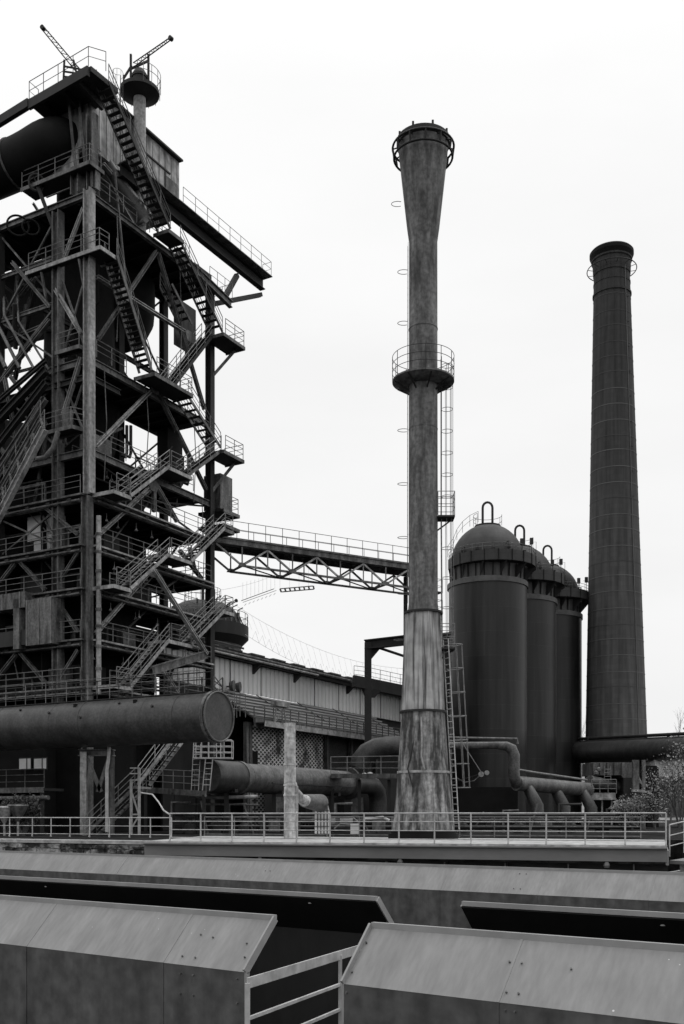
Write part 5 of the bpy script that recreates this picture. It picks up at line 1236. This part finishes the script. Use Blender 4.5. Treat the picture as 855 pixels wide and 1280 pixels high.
hs = thing('valve_house', P(755, 1000, 82), 'dark steel valve house with rounded portal and outside stair below the pipe bridge', 'building')
Yh = 82
MB().prism([P(738, 953, Yh), P(786, 953, Yh), P(790, 957, Yh), P(790, 972, Yh), P(778, 972, Yh), P(776, 969, Yh), P(738, 969, Yh)], Yv * 3).build('upper_wall', 'steel', hs)
MB().prism([P(779, 972, Yh), P(790, 972, Yh), P(790, 1036, Yh), P(779, 1036, Yh)], Yv * 3).build('side_wall', 'steel_dark', hs)
MB().prism([P(808, 957, Yh + .5), P(820, 957, Yh + .5), P(823, 960, Yh + .5), P(823, 1034, Yh + .5), P(808, 1034, Yh + .5)], Yv * 3).build('annex_wall', 'black', hs)
MB().prism([P(740, 969, Yh + 2.6), P(780, 969, Yh + 2.6), P(780, 1036, Yh + 2.6), P(740, 1036, Yh + 2.6)], Yv * .2).build('rear_wall', 'black', hs)
MB().tube([P(736, 976, Yh - .5), P(785, 986, Yh + 2)], .45, 16).build('inner_pipe', 'pipe_mid', hs)
for k in range(5): MB().span(P(740 + k * 9, 953.5, Yh - .06), P(740 + k * 9, 968.5, Yh - .06), .06, .06).build('wall_rib', 'steel_dark', hs)
ct = MB().box(P(752, 999, Yh - 1), 2.0, 1.0, .12).build('stair_landing', 'steel_pale', hs)
MB().box(P(752, 995, Yh - 1.2), 2.1, .1, .5).build('grated_panel', 'steel_pale', hs)
for x in (740, 752, 764): p = P(x, 998, Yh - 1); MB().span(V((p.x, p.y, 0)), p, .12, .12).build('post', 'steel_pale', hs)
railing(hs, [P(739, 992, Yh - 1.5), P(770, 992, Yh - 1.5)], 'rail', 1.1, (.35, .7), .6, .03)
for (x0, y0, x1, y1) in ((763, 1016, 770, 1000), (766, 1016, 772, 1000)): MB().span(P(x0, y0, Yh - 1), P(x1, y1, Yh - 1), .1, .1).build('strut', 'rail_pale', hs)
ladder(hs, P(759, 975, Yh - .3), P(759, 957, Yh - .3), -Yv, X, .5, 'rail', None, r=.03)
for x, y in ((745, 966), (748, 962), (738, 976), (742, 974)): MB().lathe(P(x, y, Yh - .4), [(.04, -.2), (.2, -.1), (.2, .1), (.04, .2)], 10).build('valve_wheel', 'steel', hs)
# steelwork column group by the annex
for x in (792, 796, 804): p = P(x, 950, 81); MB().ibeam(V((p.x, p.y, 0)), p, .25, .25).build('column', 'steel', hs)
for y0, y1 in ((958, 985), (985, 1010), (1005, 985)): MB().span(P(792, y0, 81), P(804, y1, 81), .1, .1).build('brace', 'steel_pale', hs)
MB().span(P(790, 988, 80.8), P(812, 990, 80.8), .5, .2).build('gantry_walk', 'steel_pale', hs)
ht = thing('sky_patch_wall', P(850, 962, 95), 'flat white wall standing in for bright sky under the pipe bridge at the right edge', 'building')  # wall added in place of a white patch of sky
MB().prism([P(818, 972, 95), P(900, 972, 95), P(900, 949, 95), P(818, 949, 95)], Yv * 5).build('wall', 'sky_patch', ht); MB().prism([P(816, 973, 94.6), P(900, 973, 94.6), P(900, 971.5, 94.6), P(816, 971.5, 94.6)], Yv * 5).build('ledge', 'steel_dark', ht)
MB().prism([P(818, 1022, 95), P(900, 1022, 95), P(900, 973, 95), P(818, 973, 95)], Yv * 5).build('lower_wall', 'steel', ht)
# lean low shed wall at far right
# left: windows in a dark wall
wn_ = thing('furnace_annex', onW(40, 955, -1.5), 'dark low annex with two windows painted pale as if lit under the thick gas main at left', 'building')
a = onW(-40, 1045, -1.6); 
MB().prism([T(-1.0, 2.6, 0), T(-1.0, 14, 0), T(-1.0, 14, 6.4), T(-1.0, 2.6, 6.4)], U * .2).build('wall', 'black', wn_)
for x0, x1 in ((24, 39.5), (42.5, 59)):
    p0w = onW(x0, 963, -1.08); p1w = onW(x1, 963, -1.08); zt_ = onW(x0, 947, -1.08).z
    fr_ = MB().prism([V((p0w.x, p0w.y, p0w.z)), V((p1w.x, p1w.y, p0w.z)), V((p1w.x, p1w.y, zt_)), V((p0w.x, p0w.y, zt_))], -U * .05).build('window', 'steel_dark', wn_)
    for f0, f1 in ((.06, .62), (.72, .96)):
        a_ = lerp(p0w, p1w, f0) - U * .07; b_ = lerp(p0w, p1w, f1) - U * .07
        MB().prism([V((a_.x, a_.y, p0w.z + .08)), V((b_.x, b_.y, p0w.z + .08)), V((b_.x, b_.y, zt_ - .08)), V((a_.x, a_.y, zt_ - .08))], -U * .02).build('pane', 'cabinet', fr_)  # pale pane colour stands in for sky light coming through
z = onW(60, 985, -2.5).z
MB().prism([T(-1.0, 1, z), T(-1.0, 13, z), T(-2.6, 13, z), T(-2.6, 1, z)], Z * -.15).build('gallery', 'steel_dark', wn_); MB().span(T(-2.6, 1, z - .1), T(-2.6, 13, z - .1), .08, .3).build('edge_channel', 'steel', wn_)
railing(wn_, [T(-2.55, 1, z), T(-2.55, 13, z)], 'steel', 1.1, (.35, .7), 1.5, .022)
MB().tube([T(-2.7, .5, z - .55), T(-2.7, 12, z - .55)], .12, 8).build('conduit', 'steel', wn_)
for t_ in (1.2, 5, 9, 12.8): MB().span(T(-2.5, t_, 0), T(-2.5, t_, z - .1), .2, .2).build('post', 'steel_dark', wn_)
# pale funnels in the bushes at left
for i_, (x, y) in enumerate(((5, 1018), (22, 1016))):
    c = P(x, y, 52.5); o = thing('funnel_hopper', V((c.x, c.y, 0)), ('pale upturned cone funnel on a thin stalk at the left edge behind the railing', 'second, duller cone funnel just right of the one at the left edge')[i_], 'funnel')
    MB().lathe(V((c.x, c.y, 0)), [(.06, 0), (.06, c.z - .4)], 10).build('stalk', 'steel_pale', o); MB().lathe(V((c.x, c.y, 0)), [(.07, c.z - .45), (.55, c.z + .35), (.5, c.z + .42)], 20).build('cone', 'steel_pale' if i_ == 0 else 'steel', o)

# ============================================================ wires in the sky
def cat(p, q_, sag, n=24): return [lerp(p, q_, i / n) - Z * sag * 4 * (i / n) * (1 - i / n) for i in range(n + 1)]
wr = thing('hanging_cable_net', P(420, 800, 90), 'faint sagging cable with droppers and zigzag lacing hanging above the hall roof', 'cable net')
up_ = cat(P(296, 758, 84), P(530, 836, 98), 1.4, 30); lo_ = cat(P(306, 793, 84), P(530, 856, 98), 1.6, 30)
MB().tube(up_, .014, 4).build('upper_cable', 'wire_pale', wr); MB().tube(lo_, .014, 4).build('lower_cable', 'wire_pale', wr)
mb = MB(); zg = MB()
for i in range(1, 30):
    MB().tube([up_[i], lo_[i] + Z * .7], .007, 4).build('dropper', 'wire_pale', wr)
    a_ = lerp(lo_[i], lo_[min(i + 1, 30)], .5) + Z * .8; zg.tube([lo_[i], a_, lo_[min(i + 1, 30)]], .013, 4)
zg.build('zigzag_lacing', 'wire_pale', wr)
w2 = thing('hanging_tube_frame', P(325, 740, 80), 'pale twin tubes slung on thin droppers under the footbridge at left', 'hanging frame')
MB().tube([P(301, 751, 80), P(342, 736, 80)], .03, 5).build('tube', 'wire', w2); MB().tube([P(303, 753, 80), P(345, 738, 80)], .02, 5).build('tube', 'wire', w2)
MB().tube(cat(P(270, 738, 78), P(350, 716, 82), .2), .012, 4).build('cable', 'wire_pale', w2)
for k in range(9):
    x = 303 + k * 5; p = P(x, 751 - k * 1.85, 80); MB().tube([p, P(x, 728 - k * 1.2, 80)], .009, 4).build('dropper', 'wire_pale', w2)
mb = MB()
for k in range(8): x = 305 + k * 5.2; mb.tube([P(x, 757 - k * 1.9, 80), P(x + 2.4, 754.5 - k * 1.9, 80)], .02, 4)
mb.build('clips', 'wire_pale', w2)
w3 = thing('hanging_ladder_frame', P(370, 736, 80), 'dark flat ladder shaped frame hanging alone in the sky below the footbridge', 'hanging frame')
a0, a1 = P(349.5, 736, 80), P(391, 732.5, 80); b0, b1 = P(351, 740, 80), P(392, 736.5, 80)
MB().tube([a0, a1], .045, 5).build('side_rail', 'steel', w3); MB().tube([b0, b1], .045, 5).build('side_rail', 'steel', w3)
for k in range(8): MB().tube([lerp(a0, a1, k / 7), lerp(b0, b1, k / 7)], .07, 5).build('rung', 'steel', w3)
for k in range(0, 8, 2): MB().tube([lerp(a0, a1, k / 7), lerp(a0, a1, k / 7) + Z * (2.0 if k else 1.6)], .008, 4).build('dropper', 'wire_pale', w3)

# ============================================================ plants
def leafy(mb, c, r, n, size, rn):
    for _ in range(n):
        d = V((rn.gauss(0, 1), rn.gauss(0, 1), rn.gauss(0, .8))); d = d.normalized() * r * rn.random() ** .5
        p = c + d; a = V((rn.uniform(-1, 1), rn.uniform(-1, 1), rn.uniform(-1, 1))).normalized(); b = a.cross(V((rn.uniform(-1, 1), rn.uniform(-1, 1), rn.uniform(-1, 1)))).normalized()
        s = size * rn.uniform(.6, 1.3)
        mb.add([p - a * s, p + b * s * .5, p + a * s, p - b * s * .5], [(0, 1, 2, 3)])
def branches(mb, p, d, L_, r, depth, rn, tips, spread=.55):
    q_ = p + d * L_; m_ = lerp(p, q_, .5) + V((rn.uniform(-1, 1), rn.uniform(-1, 1), 0)) * L_ * .06
    mb.tube([p, m_, q_], [r, r * .8, r * .6], 5, caps=False)
    if depth == 0: tips.append(q_); return
    if depth <= 2: tips.append(m_)
    for _ in range(rn.choice((2, 3, 3))):
        d2 = (d + V((rn.uniform(-1, 1), rn.uniform(-1, 1), rn.uniform(-.35, .7))) * spread).normalized()
        branches(mb, lerp(p, q_, rn.uniform(.5, 1)), d2, L_ * rn.uniform(.6, .85), r * .55, depth - 1, rn, tips, spread)
def tree(name, base, H, label, cat_, seed, leaves=6, size=.12, clump=.35, depth=4, lm='leaf', group=None, r0=.12, spread=.55):
    rn = random.Random(seed); o = thing(name, base, label, cat_, group); mb = MB(); tips = []
    for _ in range(1 if name.endswith('tree') else 5):
        d = V((rn.uniform(-.35, .35), rn.uniform(-.3, .3), 1)).normalized() if not name.endswith('tree') else V((rn.uniform(-.06, .06), 0, 1))
        branches(mb, V(base) - Z * .1, d, H * .36, r0, depth, rn, tips, spread)
    mb.build('branches', 'bark', o)
    if leaves:
        lb = MB()
        for t_ in tips: leafy(lb, t_, clump, leaves, size, rn)
        lb.build('leaves', lm, o)
    return o
tree('leafy_shrub', P(849, 1034, 56), 3.7, 'tall shrub with pale speckled leaves at the right edge behind the railing', 'shrub', 1, 3, .075, .8, r0=.05)
tree('leafy_shrub', P(818, 1034, 58), 2.6, 'lower shrub with scattered pale leaves in front of the valve house annex', 'shrub', 2, 4, .075, .75, 3, r0=.05)
tree('leafy_shrub', P(790, 1036, 58), 1.9, 'low sprawling weeds below the pipe bridge behind the rear railing', 'shrub', 3, 9, .08, .6, 3, r0=.05)
tree('leafy_shrub', P(868, 1034, 60), 6.2, 'thin twiggy shrub reaching across the pipe bridge at the right edge', 'shrub', 4, 1, .08, .6, 4, r0=.04)
tree('leafy_shrub', P(28, 1044, 53.5), 2.4, 'dark leafy shrub behind the left railing beside the cone funnels', 'shrub', 5, 10, .09, .4, 3, 'leaf_dark')
tree('leafy_shrub', P(8, 1044, 55), 2.0, 'dark shrub at the left edge, behind the pale funnel', 'shrub', 6, 10, .09, .4, 3, 'leaf_dark')
tree('bare_tree', V((P(733, 0, 150).x, 150, 0)), 17, 'bare twiggy tree in the gap between rearmost silo and brick chimney', 'tree', 11, 0, depth=5, r0=.16)
tree('bare_tree', V((P(838, 0, 150).x, 150, 0)), 15, 'bare twiggy tree just right of the brick chimney foot', 'tree', 12, 0, depth=5, r0=.15)
tree('bare_tree', V((P(858, 0, 140).x, 140, 0)), 19, 'tallest bare tree, at the right edge beyond the pipe bridge', 'tree', 13, 0, depth=5, r0=.16)
